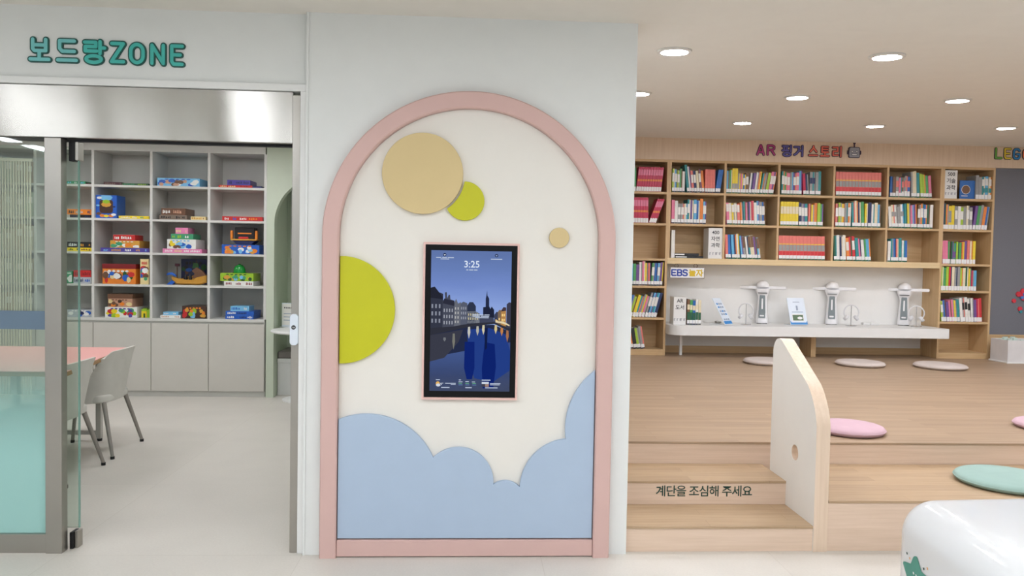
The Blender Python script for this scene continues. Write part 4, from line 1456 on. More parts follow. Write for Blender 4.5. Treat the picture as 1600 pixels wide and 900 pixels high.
dv = make_device()
dv.scale = (.9, .9, 1.06)
dv['group'] = 'lamp-like reading devices on the counter'
labs = ['white lamp-like device with dome and bar, left of the broad leaflet holder', 'white lamp-like device with dome and bar, middle of the three on counter',
        'white lamp-like device with dome and bar, nearest the right tall bookcase']
for i, (u, v) in enumerate(((1193.5, 506), (1303, 507.5), (1416.5, 509))):
    q = atz(u, v, CT)
    if i == 0:
        dv.location = (q.x, q.y + .07, CT + 0.001)
        dv.rotation_euler = (0, 0, -math.atan2(q.x - EYE.x, q.y - EYE.y))        # turned to face the room's entrance
        dv['label'] = labs[0]
    else:
        copy_thing(dv, (q.x, q.y + .07, CT + 0.001), labs[i], -math.atan2(q.x - EYE.x, q.y - EYE.y))

HPW = mat('headphone_white', (214, 214, 216), 0.3)


def make_headphone():
    o = thing('headphones', '', 'headphones', (0, 0, 0))
    p = [(0.083 * math.cos(a), 0, 0.165 + 0.088 * math.sin(a)) for a in [math.radians(-38 + 256 * i / 24) for i in range(25)]]
    MB().tube(p, 0.008, HPW, 8).build('headband', o)
    for s in (-1, 1):
        M_ = Matrix.Translation((s * 0.058, 0, 0.098)) @ Matrix.Rotation(s * math.radians(-38), 4, 'Y') @ Matrix.Rotation(PI / 2, 4, 'Y')
        e = MB()
        e.lathe([(0.0, -.020), (.030, -.020), (.036, -.012), (.036, .010), (.030, .018), (0.0, .018)], HPW, n=20, M=M_)
        e.build('ear_cup', o)
    return o


def make_hpstand():
    o = thing('headphone_stand', '', 'stand', (0, 0, 0))
    MB().lathe([(0, 0), (.062, 0), (.064, .004), (.058, .009), (0, .009)], CHROME, n=28).build('base', o)
    MB().tube([(0, 0.012, .009), (0, 0.012, .245)], 0.005, CHROME, 10).build('pole', o)
    M_ = MB()
    M_.tube([(.048 * math.sin(a), .012, .235 + .014 * math.cos(a) - .0) for a in [math.radians(-80 + 160 * i / 10) for i in range(11)]], .0055, CHROME, 8)
    M_.build('rest', o)
    return o


hp, hs = make_headphone(), make_hpstand()
hp['group'], hs['group'] = 'headphones on the counter', 'headphone stands on the counter'
for i, (u, v, w_, rz) in enumerate(((1166.5, 507.5, 'left of the first lamp-like device', -0.42), (1331.5, 509.5, 'right of the middle lamp-like device', -0.3), (1433.5, 511, 'at right end of the counter', -0.5))):
    q = atz(u, v, CT)
    loc = (q.x, q.y + .03, CT + 0.0006)
    l1, l2 = 'white headphones hanging on a chrome stand, ' + w_, 'chrome headphone stand with round base, ' + w_
    lo2 = (q.x, q.y + .03, CT + 0.0006)
    if i == 0:
        hp.location, hs.location, hp['label'], hs['label'] = loc, lo2, l1, l2
        hp.rotation_euler = hs.rotation_euler = (0, 0, rz)
    else:
        copy_thing(hp, loc, l1, rz)
        copy_thing(hs, lo2, l2, rz)
# adapter box and cables
q = atz(1361, 508, CT)
ad = thing('power_adapter', 'low white adapter box on the counter between two lamp-like devices', 'adapter', (q.x, q.y, CT + 0.0005), -0.06)
MB().box((-.095, 0, 0), (-.003, .06, .03), WHITE, .004).build('box_body', ad)
MB().box((.003, 0, 0), (.10, .06, .032), WHITE, .004).build('box_lid', ad)
for u, v, lab in ((1318, 506, 'coiled pale cable beside the middle headphone stand'), (1383, 507, 'coiled pale cable right of the low adapter box'), (1124, 505.5, 'dark cable coil behind the narrow leaflet holder')):
    q = atz(u, v, CT)
    pts = [(.035 * math.cos(a) * (1 + .2 * math.sin(3 * a)), .03 * math.sin(a), .006 + .012 * i / 30 + .008 * math.sin(2.3 * a)) for i, a in enumerate([2 * PI * 2.6 * k / 36 for k in range(37)])]
    pts = [(x, y, max(z, .004)) for x, y, z in pts]
    o = MB().tube(pts, .0032, mat('cable_grey', (150, 146, 140), .5) if u < 1200 else WHITE, 6).build('cable')
    o.location = (q.x, q.y + .04, CT + .0005)
    tag(o, lab, 'cable', 'cables on the counter')

# EBS sign hanging under the shelf
q0, q1 = at(1046.5, 434.5, YB + .01), at(1101, 418, YB + .01)
w_, h_ = q1.x - q0.x, q1.z - q0.z
eb = thing('hanging_sign', 'white hanging sign with blue and yellow letters, under the wall bookcase', 'sign', (q0.x + 0.0, YB + .01, q0.z))
MB().box((0, 0, 0), (w_, 0.006, h_), mat('sign_frame_brown', (110, 88, 74), .5), .002).build('edge_frame', eb)
MB().box((0.006, -0.002, 0.006), (w_ - .006, 0.001, h_ - .006), LABELW).build('plate', eb, smooth=False)
for u in (1057, 1087):
    xx = at(u, 412, YB + .01).x - q0.x
    MB().tube([(xx + .022 * math.cos(a), 0.003, h_ + .016 + .022 * math.sin(a)) for a in [2 * PI * k / 20 for k in range(20)]], .004, mat('hook_brown', (90, 74, 66), .4), 6, closed=True).build('hook', eb)
EB = mat('sign_royal_blue', (44, 70, 160), .4)
EY = mat('sign_mustard', (214, 182, 40), .4)
for i, ch in enumerate('EBS'):
    wd, ln = GLYPH[ch]
    strokes(MB(), ln, (0.018 + i * .068, .028), .078, h_ - .056, .017, -.0035, -.001, EB).build('letter', eb, smooth=False)
for i, ch in enumerate('놀자'):
    wd, ln = GLYPH[ch]
    strokes(MB(), ln, (0.232 + i * .088, .028), .075, h_ - .056, .014, -.0035, -.001, EY).build('letter', eb, smooth=False)

# ------------------------------------------------------------------ cushions
def cushion(u, v, z, R_, rgb, nm, label, squash=1.0):
    q = atz(u, v, z + 0.025)
    m_ = MB()
    h = 0.052
    prof = [(0, 0.0), (R_ * .86, 0.0), (R_ * .95, .006), (R_, .02), (R_ * .995, .03), (R_ * .96, .041), (R_ * .88, .048), (R_ * .6, h), (0, h)]
    m_.lathe(prof, mat(nm, rgb, .85, bump=.3, var=.03), n=56)
    o = m_.build('floor_cushion')
    o.location = (q.x, q.y, z + .0005)
    tag(o, label, 'cushion', 'round floor cushions')
    # seam piping
    MB().tube([(R_ * math.cos(a), R_ * math.sin(a), .0255) for a in [2 * PI * k / 56 for k in range(56)]], .003, mat(nm, rgb), 6, closed=True).build('piping', o)
    return o


cushion(1199, 564.5, ZP, .258, (196, 184, 177), 'cushion_beige', 'round beige cushion under the counter, half behind the guard panel')
cushion(1344, 567.5, ZP, .258, (196, 184, 177), 'cushion_beige', 'round beige cushion under the middle of the counter')
cushion(1469, 571.5, ZP, .268, (196, 184, 177), 'cushion_beige', 'round beige cushion near the right end of the counter')
cushion(1326, 668.5, ZP, .225, (196, 164, 174), 'cushion_pink', 'round pink cushion on platform edge just right of the guard panel')
cushion(1642, 664, ZP, .225, (196, 164, 174), 'cushion_pink', 'round pink cushion mostly cut off at the right picture border')
cushion(1573, 749, H2, .268, (146, 172, 164), 'cushion_mint', 'round mint cushion on the bench step behind the white table')

# ------------------------------------------------------------------ glossy white table in the foreground
wt = thing('touch_table', 'glossy white rounded table with green star sticker, in front of the bench', 'table', (0, 0, 0))
ZT = 0.55
foot = [(2.612, -0.735), (2.522, -1.80), (3.75, -1.80), (3.75, -0.665)]
tm = MB()
tm.prism(foot, 0.07, ZT, GLOSSW, 'Z')
to = tm.build('shell', wt, smooth=False)
bm = bmesh.new()
bm.from_mesh(to.data)
bmesh.ops.bevel(bm, geom=[e for e in bm.edges if max(v.co.z for v in e.verts) > ZT - .01 or abs(e.verts[0].co.z - e.verts[1].co.z) > .1], offset=.145, segments=12, profile=.5, affect='EDGES')
bm.to_mesh(to.data)
bm.free()
for p in to.data.polygons:
    p.use_smooth = True
MB().prism([(x * .9 + .32, y * .9 - .12) for x, y in foot], 0.0, 0.072, mat('plinth_grey', (170, 170, 170), .5), 'Z').build('plinth', wt, smooth=False)
# stickers laid onto the shell
from mathutils.bvhtree import BVHTree
shell_tree = BVHTree.FromPolygons([v.co.copy() for v in to.data.vertices], [list(p.vertices) for p in to.data.polygons])


def sticker(pxs, m_, off):
    cx = sum(p[0] for p in pxs) / len(pxs)
    cy = sum(p[1] for p in pxs) / len(pxs)
    n = len(pxs)
    vs, fs = [], []
    for f in (1, .75, .5, .25):
        for p in pxs:
            hit = shell_tree.ray_cast(EYE, ray(cx + (p[0] - cx) * f, cy + (p[1] - cy) * f))
            vs.append(hit[0] + hit[1] * off)
    hit = shell_tree.ray_cast(EYE, ray(cx, cy))
    vs.append(hit[0] + hit[1] * off)
    for r in range(3):
        for i in range(n):
            fs.append((r * n + i, r * n + (i + 1) % n, (r + 1) * n + (i + 1) % n, (r + 1) * n + i))
    for i in range(n):
        fs.append((3 * n + i, 3 * n + (i + 1) % n, 4 * n))
    return MB().add(vs, fs, m_)


def cr(u, v):            # crop pixel -> photo pixel (crop 1390,820 at 7.619)
    return 1390 + u / 7.619, 820 + v / 7.619


stp = [(162, 455), (170, 437), (188, 436), (255, 462), (285, 385), (300, 373), (322, 375), (335, 390), (385, 560), (440, 610), (520, 660), (500, 720), (430, 760), (420, 860), (380, 880), (320, 800), (250, 760), (235, 690), (205, 600)]
stk_m = mat('sticker_green', (60, 140, 124), .4)
sticker([cr(*p) for p in stp], stk_m, .0015).build('star_sticker', wt, smooth=False)
dots = MB()
for (cx, cy, r, m_) in ((210, 338, 9, 'k'), (243, 398, 8, 'o'), (409, 524, 9, 'k'), (452, 521, 10, 'o')):
    s_ = sticker([cr(cx - r, cy - r * 1.8), cr(cx + r * .7, cy - r * 1.2), cr(cx + r * 1.2, cy + r * 2), cr(cx - r * .4, cy + r * 1.4)], mat('sticker_dark', (30, 66, 60), .4) if m_ == 'k' else mat('sticker_orange', (226, 164, 96), .4), .0015)
    dots.add(s_.v, s_.f, s_.mats[0])
for (cx, cy) in ((290, 576), (322, 606)):
    s_ = sticker([cr(cx - 9, cy - 18), cr(cx + 6, cy - 10), cr(cx + 10, cy + 16), cr(cx - 4, cy + 12)], LABELW, .0022)
    dots.add(s_.v, s_.f, s_.mats[0])
dots.build('confetti_stickers', wt, smooth=False)

# ------------------------------------------------------------------ board games in the cabinet
YG = D2 + 0.03
GCOL = {'red': (196, 44, 44), 'dark red': (128, 30, 34), 'maroon': (74, 30, 44), 'green': (64, 150, 108), 'dark green': (40, 84, 40), 'light blue': (120, 186, 226), 'blue': (36, 92, 186),
        'navy': (34, 40, 84), 'purple': (78, 66, 150), 'orange': (226, 130, 44), 'yellow': (232, 206, 40), 'brown': (108, 74, 54), 'taupe': (122, 106, 94), 'cream': (226, 206, 150),
        'pink': (226, 130, 176), 'white': (228, 228, 224), 'black': (34, 32, 34), 'lime': (150, 190, 44), 'grey': (176, 182, 188), 'dark brown': (70, 46, 36), 'ochre': (206, 152, 60), 'peach': (196, 150, 124)}


def gm_(c):
    return mat('game_' + c.replace(' ', '_'), GCOL[c], .32, var=.05, scale=25)


SHELFZ = {}


def game_box(u0, v0, u1, v1, z, cols, label, d=0.27, lid=None, yo=0.0, deco='title', seed=1, group='board game boxes in the cabinet', name='game_box', tall=False):
    """cols: body, then print colours. z = height of what carries it; the top comes from pixel v0"""
    rnd = random.Random(seed * 31 + len(label))
    y = YG + yo
    x0, x1 = at(u0, v1, y).x, at(u1, v1, y).x
    h = max(0.015, at((u0 + u1) / 2, v0, y).z - z)
    w = x1 - x0
    o = thing(name, label, 'game', ((x0 + x1) / 2, y, z + .0006), group=group)
    hl = h * .42 if lid and lid[0] == 'full' else min(h * .35, .05)
    if lid:
        MB().box((-w / 2 + .003, .003, 0), (w / 2 - .003, d - .003, h - hl - .0005), gm_(cols[0]), .001).build('box_base', o, smooth=False)
        MB().box((-w / 2, 0, h - hl), (w / 2, d, h), gm_(lid[-1]), .001).build('lid', o, smooth=False)
    else:
        MB().box((-w / 2, 0, 0), (w / 2, d, h), gm_(cols[0]), .0015).build('box_body', o, smooth=False)
    p = MB()
    hh = h - hl if lid else h
    P = cols[1:]
    if P:
        k = 0
        def at_(x, z_, rx, rz, c, n=7):
            nonlocal k
            k += 1
            ph = rnd.random() * 6
            pts = [(x + rx * rnd.uniform(.75, 1) * math.cos(2 * PI * i / n + ph), z_ + rz * rnd.uniform(.75, 1) * math.sin(2 * PI * i / n + ph)) for i in range(n)]
            lim = lambda a, lo, hi: max(lo, min(hi, a))
            pts = [(lim(x_, -w / 2 + .004, w / 2 - .004), lim(zz, .003, hh - .003)) for x_, zz in pts]
            p.prism(pts, -.0004 - .00012 * k, .001 if not lid else .004, gm_(c))
        if hh < .07:          # spine: title blocks in a row
            xx = -w * .44
            while xx < w * .42:      # spine: runs of letter-like marks and patches
                run = rnd.randint(2, 6)
                c = gm_(rnd.choice(P))
                for i in range(run):
                    ww = rnd.uniform(.008, .018)
                    z0 = hh * rnd.uniform(.22, .32)
                    z1 = hh * rnd.uniform(.62, .78)
                    if xx + ww < w * .46:
                        k += 1
                        p.prism([(xx, z0), (xx + ww, z0), (xx + ww * rnd.uniform(.7, 1), z1), (xx + ww * rnd.uniform(0, .3), z1)], -.0004 - .00004 * k, .001, c)
                    xx += ww + .004
                xx += rnd.uniform(.01, .06)
        else:
            nb = max(5, int(w * hh / .0022))
            for i in range(min(nb, 18)):
                at_(rnd.uniform(-w * .42, w * .42), rnd.uniform(hh * .15, hh * .7), rnd.uniform(.02, .045), rnd.uniform(.02, min(.05, hh * .3)), P[i % len(P)])
            for i in range(5):
                at_(-w * .28 + i * w * .13, hh * .84, w * .055, hh * .08, P[0])
    if p.v:
        p.build('printed_pattern', o, smooth=False)
    return z + h + .0006


def zrow(i):
    return GZ[i + 1] + 0.0


R1, R2, R3, R4, R5 = (zrow(i) for i in range(5))
# top row
game_box(104, 283, 133, 290, R1, ['green', 'white', 'light blue'], 'flat mint green game box on top shelf at the glass edge', seed=1)
game_box(134, 286.5, 143, 291, R1, ['dark brown', 'maroon'], 'thin dark brown box on top shelf, against first divider', seed=2, d=.2)
game_box(162, 284.5, 190, 291, R1, ['maroon', 'taupe'], 'flat maroon box on top shelf, second column', seed=3)
game_box(190.5, 286.5, 232, 292, R1, ['dark green', 'lime', 'green'], 'flat dark green box on top shelf, second column', seed=4)
game_box(245.6, 278.5, 312, 294, R1, ['light blue', 'blue', 'brown', 'peach', 'white'], 'long light blue game box on top shelf, third column', seed=5, d=.3)
z = game_box(341.5, 289.5, 394, 296, R1, ['red', 'cream', 'dark red'], 'flat red game box under a violet one on top shelf', seed=6)
game_box(394.6, 291, 409, 296.5, R1, ['navy', 'purple'], 'thin navy box right of the flat red box on top shelf', seed=46, d=.2)
game_box(355, 281.5, 391, 289, z, ['purple', 'navy', 'light blue'], 'violet game box on top of flat red box, top shelf', seed=7, d=.24)
# second row
z = game_box(109, 335.5, 143, 342.5, R2, ['black', 'navy'], 'black flat game box under the orange one by the glass edge', seed=8)
game_box(105, 327, 143, 335.5, z, ['orange', 'black', 'grey', 'navy'], 'orange and black game box on black box by the glass edge', seed=9)
# upright blue window box
yy = YG
o = thing('game_box', 'big upright blue toy box with dark window, second shelf, second column', 'game', (at(166, 343, yy).x, yy, R2 + .0006), group='board game boxes in the cabinet')
wv, hv = at(182, 343, yy).x - at(149, 343, yy).x, at(166, 305, yy).z - R2
MB().box((-wv / 2, 0, 0), (wv / 2, .2, hv), gm_('blue'), .002).build('box_body', o, smooth=False)
MB().prism(rrect(-wv * .32, hv * .22, wv * .32, hv * .80, .03), -.0008, .001, gm_('dark brown')).build('window', o, smooth=False)
p = MB()
for i, (x, z_, r, c) in enumerate(((0, .60, .04, 'ochre'), (-.04, .11, .022, 'orange'), (.0, .10, .02, 'yellow'), (.05, .11, .022, 'orange'), (-.075, .2, .022, 'brown'), (.075, .16, .02, 'white'), (0, .9, .05, 'light blue'), (-.07, .88, .02, 'white'), (.08, .5, .012, 'navy'), (-.085, .55, .014, 'light blue'), (0, .72, .03, 'lime'))):
    zc = z_ * hv
    p.prism([(max(-wv / 2 + .003, min(wv / 2 - .003, x + r * 1.3 * math.cos(a * PI / 4))), max(.003, min(hv - .003, zc + r * .7 * math.sin(a * PI / 4)))) for a in range(8)], -.0010 - .0001 * i, .001, gm_(c))
p.build('printed_pattern', o, smooth=False)
game_box(185.5, 337.5, 233, 344.5, R2, ['yellow', 'green', 'blue', 'white'], 'flat yellow game box beside the upright blue toy box', seed=10)
z = game_box(249, 336, 292, 345.5, R2, ['taupe', 'white', 'black'], 'grey-brown game box under a brown one, second shelf', seed=11)
game_box(252, 325.5, 289.5, 335.5, z, ['brown', 'white', 'peach'], 'brown game box on top of grey-brown box, second shelf', seed=12)
game_box(298, 338.5, 321.5, 346, R2, ['cream', 'ochre', 'brown'], 'small cream box against divider, second shelf, third column', seed=13, d=.15)
game_box(347, 338.5, 410, 347, R2, ['red', 'dark red', 'white', 'blue', 'orange'], 'flat red game box alone on second shelf, last column', seed=14)
# third row
z = game_box(105, 387, 143, 395.5, R3, ['yellow', 'dark green', 'brown'], 'yellow game box under a black one by the glass edge', seed=15)
game_box(105, 378, 143, 387, z, ['black', 'white', 'ochre'], 'black game box on yellow box by the glass edge', seed=16)
z = game_box(157, 387.5, 233, 396.5, R3, ['purple', 'white', 'light blue', 'ochre'], 'long violet game box at bottom of three, third shelf, second column', seed=17)
z = game_box(172, 376, 218, 387.5, z, ['ochre', 'white', 'orange', 'green'], 'golden game box in middle of three, third shelf, second column', seed=18)
game_box(177, 367, 211, 376, z, ['red', 'white', 'orange'], 'small red game box on top of three, third shelf', seed=19, d=.2)
z = game_box(254, 389, 315, 398, R3, ['pink', 'white', 'cream'], 'long pink game box at bottom of the pile of four', seed=20)
z = game_box(261, 374, 306, 389, z, ['white', 'light blue', 'yellow', 'blue', 'brown'], 'white and blue game box, second from bottom in pile of four', seed=21)
z = game_box(267, 365.5, 302, 374, z, ['green', 'pink', 'white', 'lime'], 'green and pink game box, third up in pile of four', seed=22, d=.22)
game_box(274, 356, 294, 365.5, z, ['pink', 'red', 'cream'], 'small pink box on top of the pile of four', seed=23, d=.18)
z = game_box(346.5, 382.5, 405, 398.5, R3, ['blue', 'orange', 'white', 'ochre', 'light blue'], 'blue and orange game box under a toy playset, third shelf', seed=24)
q0, q1 = at(358, 382, YG).x, at(401, 382, YG).x
o = thing('toy_playset', 'dark toy playset with orange posts and blue foot, on blue and orange box', 'toy', ((q0 + q1) / 2, YG + .03, z))
hw = (q1 - q0) / 2
MB().prism([(-hw * .5, 0), (hw * .5, 0), (hw * .85, .045), (-hw * .85, .045)], 0, .15, gm_('navy'), bevel=.004).build('foot', o, smooth=False)
MB().box((-hw * .95, -.01, .045), (hw * .95, .16, .062), gm_('ochre'), .003).build('deck', o, smooth=False)
for s in (-1, 1):
    MB().box((s * hw * .9 - .012, 0, .062), (s * hw * .9 + .012, .03, .15), gm_('orange'), .003).build('post', o, smooth=False)
MB().box((-hw * .72, .03, .062), (hw * .72, .15, .185), gm_('black'), .006).build('dark_case', o, smooth=False)
MB().box((-hw * .4, .005, .063), (hw * .3, .028, .085), gm_('red'), .003).build('red_car', o, smooth=False)
MB().box((-hw * .5, .027, .115), (hw * .5, .0305, .128), gm_('orange'), .001).build('stripe', o, smooth=False)
# fourth row
game_box(104, 424, 113, 447, R4, ['green', 'white'], 'narrow green and white box behind the glass edge, fourth shelf', seed=25)
z = game_box(114.5, 433, 142, 446.5, R4, ['grey', 'blue', 'brown', 'navy'], 'grey blue game box under a red one by the glass edge', seed=26)
game_box(115, 422.5, 142, 433, z, ['red', 'white', 'dark red'], 'red game box on grey blue box by the glass edge', seed=27)
game_box(159.5, 412.5, 212, 447, R4, ['orange', 'white', 'dark green', 'red', 'brown', 'blue', 'cream'], 'big colourful game box with dark red lid, fourth shelf', seed=28, lid=('top', 'dark red'))
game_box(219, 405, 232.5, 447, R4, ['cream', 'red', 'brown', 'blue', 'green', 'white'], 'tall narrow game box standing against divider, fourth shelf', seed=29, d=.26)
game_box(283, 405, 323, 447.5, R4, ['navy', 'black', 'brown', 'blue', 'ochre', 'dark green'], 'large dark blue upright box behind the toy ship', seed=30, d=.08, yo=.22)
# pirate ship
q = at(296, 447, YG + .06)
o = thing('toy_ship', 'brown toy sailing ship with blue fin in front of dark box', 'toy', (q.x, YG + .09, R4 + .0006))
hull = MB()
secs = []
for i in range(13):
    t = i / 12
    x = -.19 + .36 * t
    wdt = .05 * math.sin(PI * min(1, .12 + t * .8)) + .006
    keel = .0 + .05 * max(0, (.2 - t) / .2) ** 2 + .025 * max(0, (t - .8) / .2)
    deck = .055 + .03 * (2 * t - 1) ** 2 + (.02 if t > .72 else 0)
    secs.append([(x, -wdt, deck), (x, -wdt * .7, keel + .015), (x, 0, keel), (x, wdt * .7, keel + .015), (x, wdt, deck)])
vs = [p for s in secs for p in s]
fs = []
for i in range(12):
    for k in range(4):
        fs.append((i * 5 + k, i * 5 + k + 1, (i + 1) * 5 + k + 1, (i + 1) * 5 + k))
    fs.append((i * 5 + 4, i * 5, (i + 1) * 5, (i + 1) * 5 + 4))
fs += [(0, 1, 2, 3, 4), (64, 63, 62, 61, 60)]
hull.add(vs, fs, gm_('ochre'))
hull.build('hull', o)
MB().tube([(-.14, 0, .05), (-.14, 0, .20)], .006, gm_('dark brown'), 8).build('mast', o)
MB().box((-.16, -.014, .195), (-.115, .014, .225), gm_('maroon'), .004).build('crow_nest', o)
MB().prism([(-.25, .10), (-.235, .125), (-.19, .13), (-.145, .10), (-.15, .085), (-.19, .105)], -.012, .012, gm_('blue'), bevel=.003).build('fin', o)
MB().prism([(-.24, .0), (-.18, .0), (-.15, .03), (-.19, .045)], -.03, .03, gm_('blue'), bevel=.003).build('wave_base', o)
MB().prism([(.02, .07), (.13, .07), (.17, .10), (.13, .15), (.07, .19), (.02, .15), (.05, .12)], -.02, .02, gm_('brown'), bevel=.003).build('sail', o)
MB().tube([(.06, 0, .06), (.06, 0, .26)], .005, gm_('dark brown'), 8).build('mast', o)
MB().prism([(.02, .18), (.09, .185), (.08, .23), (.03, .235)], -.006, .006, gm_('dark green'), bevel=.002).build('sail', o)
for x in (-.05, .0):
    MB().lathe([(0, 0), (.014, 0), (.018, .02), (.012, .04), (.008, .055), (0, .058)], gm_('black'), c=(x, -.01, .052), n=12).build('figure', o)
z = game_box(350, 439.5, 396, 449, R4, ['white', 'red', 'ochre', 'dark red'], 'white and red game box under the lime box, fourth shelf', seed=31)
z = game_box(344, 427, 396, 439.5, z, ['lime', 'dark green', 'ochre', 'light blue', 'green'], 'lime green game box carrying a green dome, fourth shelf', seed=32)
q = at(373, 427, YG + .06)
o = thing('green_dome', 'shiny green ribbed dome on the lime game box', 'toy', (q.x, YG + .09, z))
MB().lathe([(.0, 0), (.070, 0), (.072, .008), (.062, .012), (.060, .04), (.050, .068), (.030, .086), (0, .092)], mat('dome_green', (28, 140, 56), .15), n=28).build('shell', o)
MB().lathe([(.012, .088), (.014, .097), (0, .1)], mat('dome_green', (28, 140, 56), .15), n=14).build('knob', o)
# bottom row
game_box(105.5, 484, 143, 498, R5, ['grey', 'white', 'navy', 'blue'], 'grey and white game box on lowest shelf by the glass edge', seed=33)
z = game_box(164, 480, 214, 498, R5, ['white', 'purple', 'lime', 'red', 'green', 'yellow'], 'white game box with bright band under brown box, lowest shelf', seed=34, d=.3)
game_box(168, 459.5, 207, 480, z, ['peach', 'brown', 'cream', 'dark brown', 'orange'], 'brown patterned game box on white box, lowest shelf', seed=35, lid=('top', 'brown'))
q0, q1 = at(219.5, 498, YG).x, at(233, 498, YG).x
o = thing('block_house', 'yellow and green toy block house on lowest shelf, second column', 'toy', ((q0 + q1) / 2, YG + .02, R5 + .0006))
bw_ = (q1 - q0) / 2
MB().box((-bw_, 0, 0), (bw_ * .25, .07, .07), gm_('yellow'), .002).build('wall_block', o, smooth=False)
MB().box((bw_ * .3, 0, 0), (bw_, .07, .085), gm_('lime'), .002).build('wall_block', o, smooth=False)
MB().box((-bw_, 0, .071), (bw_ * .25, .07, .09), gm_('lime'), .002).build('roof_block', o, smooth=False)
MB().box((-bw_ * .5, -.002, .0), (-bw_ * .1, .001, .045), gm_('dark green'), .0005).build('door_opening', o, smooth=False)
for x in (-bw_ * .6, -bw_ * .1, bw_ * .6):
    MB().lathe([(.008, 0), (.008, .010), (0, .010)], gm_('lime'), c=(x, .035, .089 if x < 0.02 else .084), n=12).build('stud', o, smooth=False)
o = thing('toy_tower', 'dark green and brown block tower behind the toy block house', 'toy', ((q0 + q1) / 2 + .02, YG + .13, R5 + .0006))
MB().box((-.03, 0, 0), (.03, .06, .16), gm_('dark green'), .002).build('tower_body', o, smooth=False)
MB().box((-.02, .01, .161), (.03, .05, .21), gm_('dark red'), .002).build('tower_top', o, smooth=False)
MB().box((-.01, .02, .211), (.012, .04, .235), gm_('green'), .002).build('tower_tip', o, smooth=False)
z = game_box(250.5, 492.5, 282, 498.7, R5, ['white', 'peach'], 'small white box with pink dot on lowest shelf, third column', seed=36, d=.2)
game_box(255, 487.5, 278.5, 492.5, z, ['light blue', 'red', 'white'], 'thin light blue booklet on small white box, lowest shelf', seed=37, d=.16)
game_box(284.5, 478.5, 322, 499, R5, ['dark brown', 'orange', 'lime', 'red', 'ochre', 'light blue'], 'dark game box with bright fruit-like balls, lowest shelf', seed=38)
z = game_box(352, 492.5, 396, 499.5, R5, ['blue', 'white', 'navy'], 'dark blue game box, lowest of three, lowest shelf, last column', seed=39)
z = game_box(352.5, 486.3, 396.5, 492.5, z, ['blue', 'white', 'navy'], 'dark blue game box, middle of three, lowest shelf, last column', seed=40)
game_box(360, 478.5, 389, 486.3, z, ['light blue', 'orange', 'white', 'blue'], 'light blue game box, topmost of three, lowest shelf, last column', seed=41, d=.2)
# pale books in the leftmost column, seen through the entrance glass
for r in range(5):
    n = 5
    for k in range(n):
        nm, rgb = PALES[(k * 2 + r) % 5]
        t, h = random.uniform(.085, .1), random.uniform(.22, .28)
        m_ = MB()
        c = mat('pale_' + nm.replace(' ', '_'), rgb, .5)
        m_.box((-t / 2, 0, 0), (-t / 2 + .004, .2, h), c)
        m_.box((t / 2 - .004, 0, 0), (t / 2, .2, h), c)
        m_.box((-t / 2 + .004, 0, 0), (t / 2 - .004, .004, h), c)
        m_.box((-t / 2 + .004, .004, .003), (t / 2 - .004, .197, h - .004), PAPER)
        o = m_.build('album', smooth=False)
        o.location = (GX[0] + .07 + k * .108, YG + .02, GZ[r + 1] + .0005)
        tag(o, 'pale %s album, %s from left on %s behind slats and glass' % (nm, ORD[k], ['top shelf', 'second shelf', 'third shelf', 'fourth shelf', 'lowest shelf'][r]), 'album', 'pale albums behind the glass')
        MB().box((-t * .3, -.0008, h * .55), (t * .3, .001, h * .8), PAPER).build('title_patch', o, smooth=False)
SLATM = mat('slat_beige', (214, 206, 184), .6)
sl = thing('slatted_screen', 'beige upright slat screen before the leftmost shelves, behind fixed glass', 'screen', (0, D2 - .16, 0))
xs0, xs1 = -4.9, at(51, 400, D2 - .16).x
MB().box((xs0, -.012, 2.42), (xs1, .012, 2.45), SLATM).build('top_rail', sl, smooth=False)
MB().box((xs0, -.012, .0), (xs1, .012, .04), SLATM).build('bottom_rail', sl, smooth=False)
n = 46
for i in range(n):
    x = xs0 + .02 + (xs1 - xs0 - .04) * i / (n - 1)
    MB().box((x - .0055, -.006, .04), (x + .0055, .006, 2.42), SLATM).build('slat', sl, smooth=False)

# ------------------------------------------------------------------ green alcove wall, right of the cabinet
GXL = GX[-1] + .0145
gwall = MB()
ax0 = at(428, 450, D2).x                      # left side of the alcove opening
AWD = .50                                      # half width of opening
axc = ax0 + AWD
az = 1.85
prof_open = [(axc + AWD, 0.0)] + arc(axc, az, AWD, 0, 180, 32) + [(ax0, 0.0)]
pts = [(GXL, 0.0), (GXL, 2.70), (1.52, 2.70), (1.52, 0.0)] + prof_open
gwall.prism(pts, D2, D2 + .1, SAGE)
struct(gwall.build('wall_alcove', smooth=False))
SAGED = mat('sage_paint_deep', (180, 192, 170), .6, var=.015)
struct(MB().box((ax0 - .3, D2 + .60, 0), (axc + AWD + .3, D2 + .638, 2.7), SAGED).build('wall_alcove_back', smooth=False))
struct(MB().box((ax0 - .04, D2 + .1005, 0), (ax0 - .0005, D2 + .599, 2.69), SAGED).build('wall_alcove_side', smooth=False))
struct(MB().box((axc + AWD + .0005, D2 + .1005, 0), (axc + AWD + .04, D2 + .599, 2.69), SAGED).build('wall_alcove_end', smooth=False))
bn = thing('alcove_bench', 'white built-in bench with grey seat pad in the green alcove', 'bench', (axc, D2 + .16, 0))
MB().box((-AWD + .003, 0, 0.0), (AWD - .003, .435, .355), WHITE, .002).build('bench_box', bn, smooth=False)
MB().box((-AWD + .003, -.012, .356), (AWD - .003, .435, .40), WHITE, .003).build('bench_top', bn, smooth=False)
MB().box((-AWD + .005, -.005, .401), (AWD - .005, .432, .475), mat('pad_grey', (132, 126, 122), .85, bump=.3), .018, 3).build('seat_pad', bn)
pn = thing('wall_frame', 'slim white frame on the back of the green alcove', 'frame', (at(455, 330, D2 + .59).x, D2 + .598, 1.95))
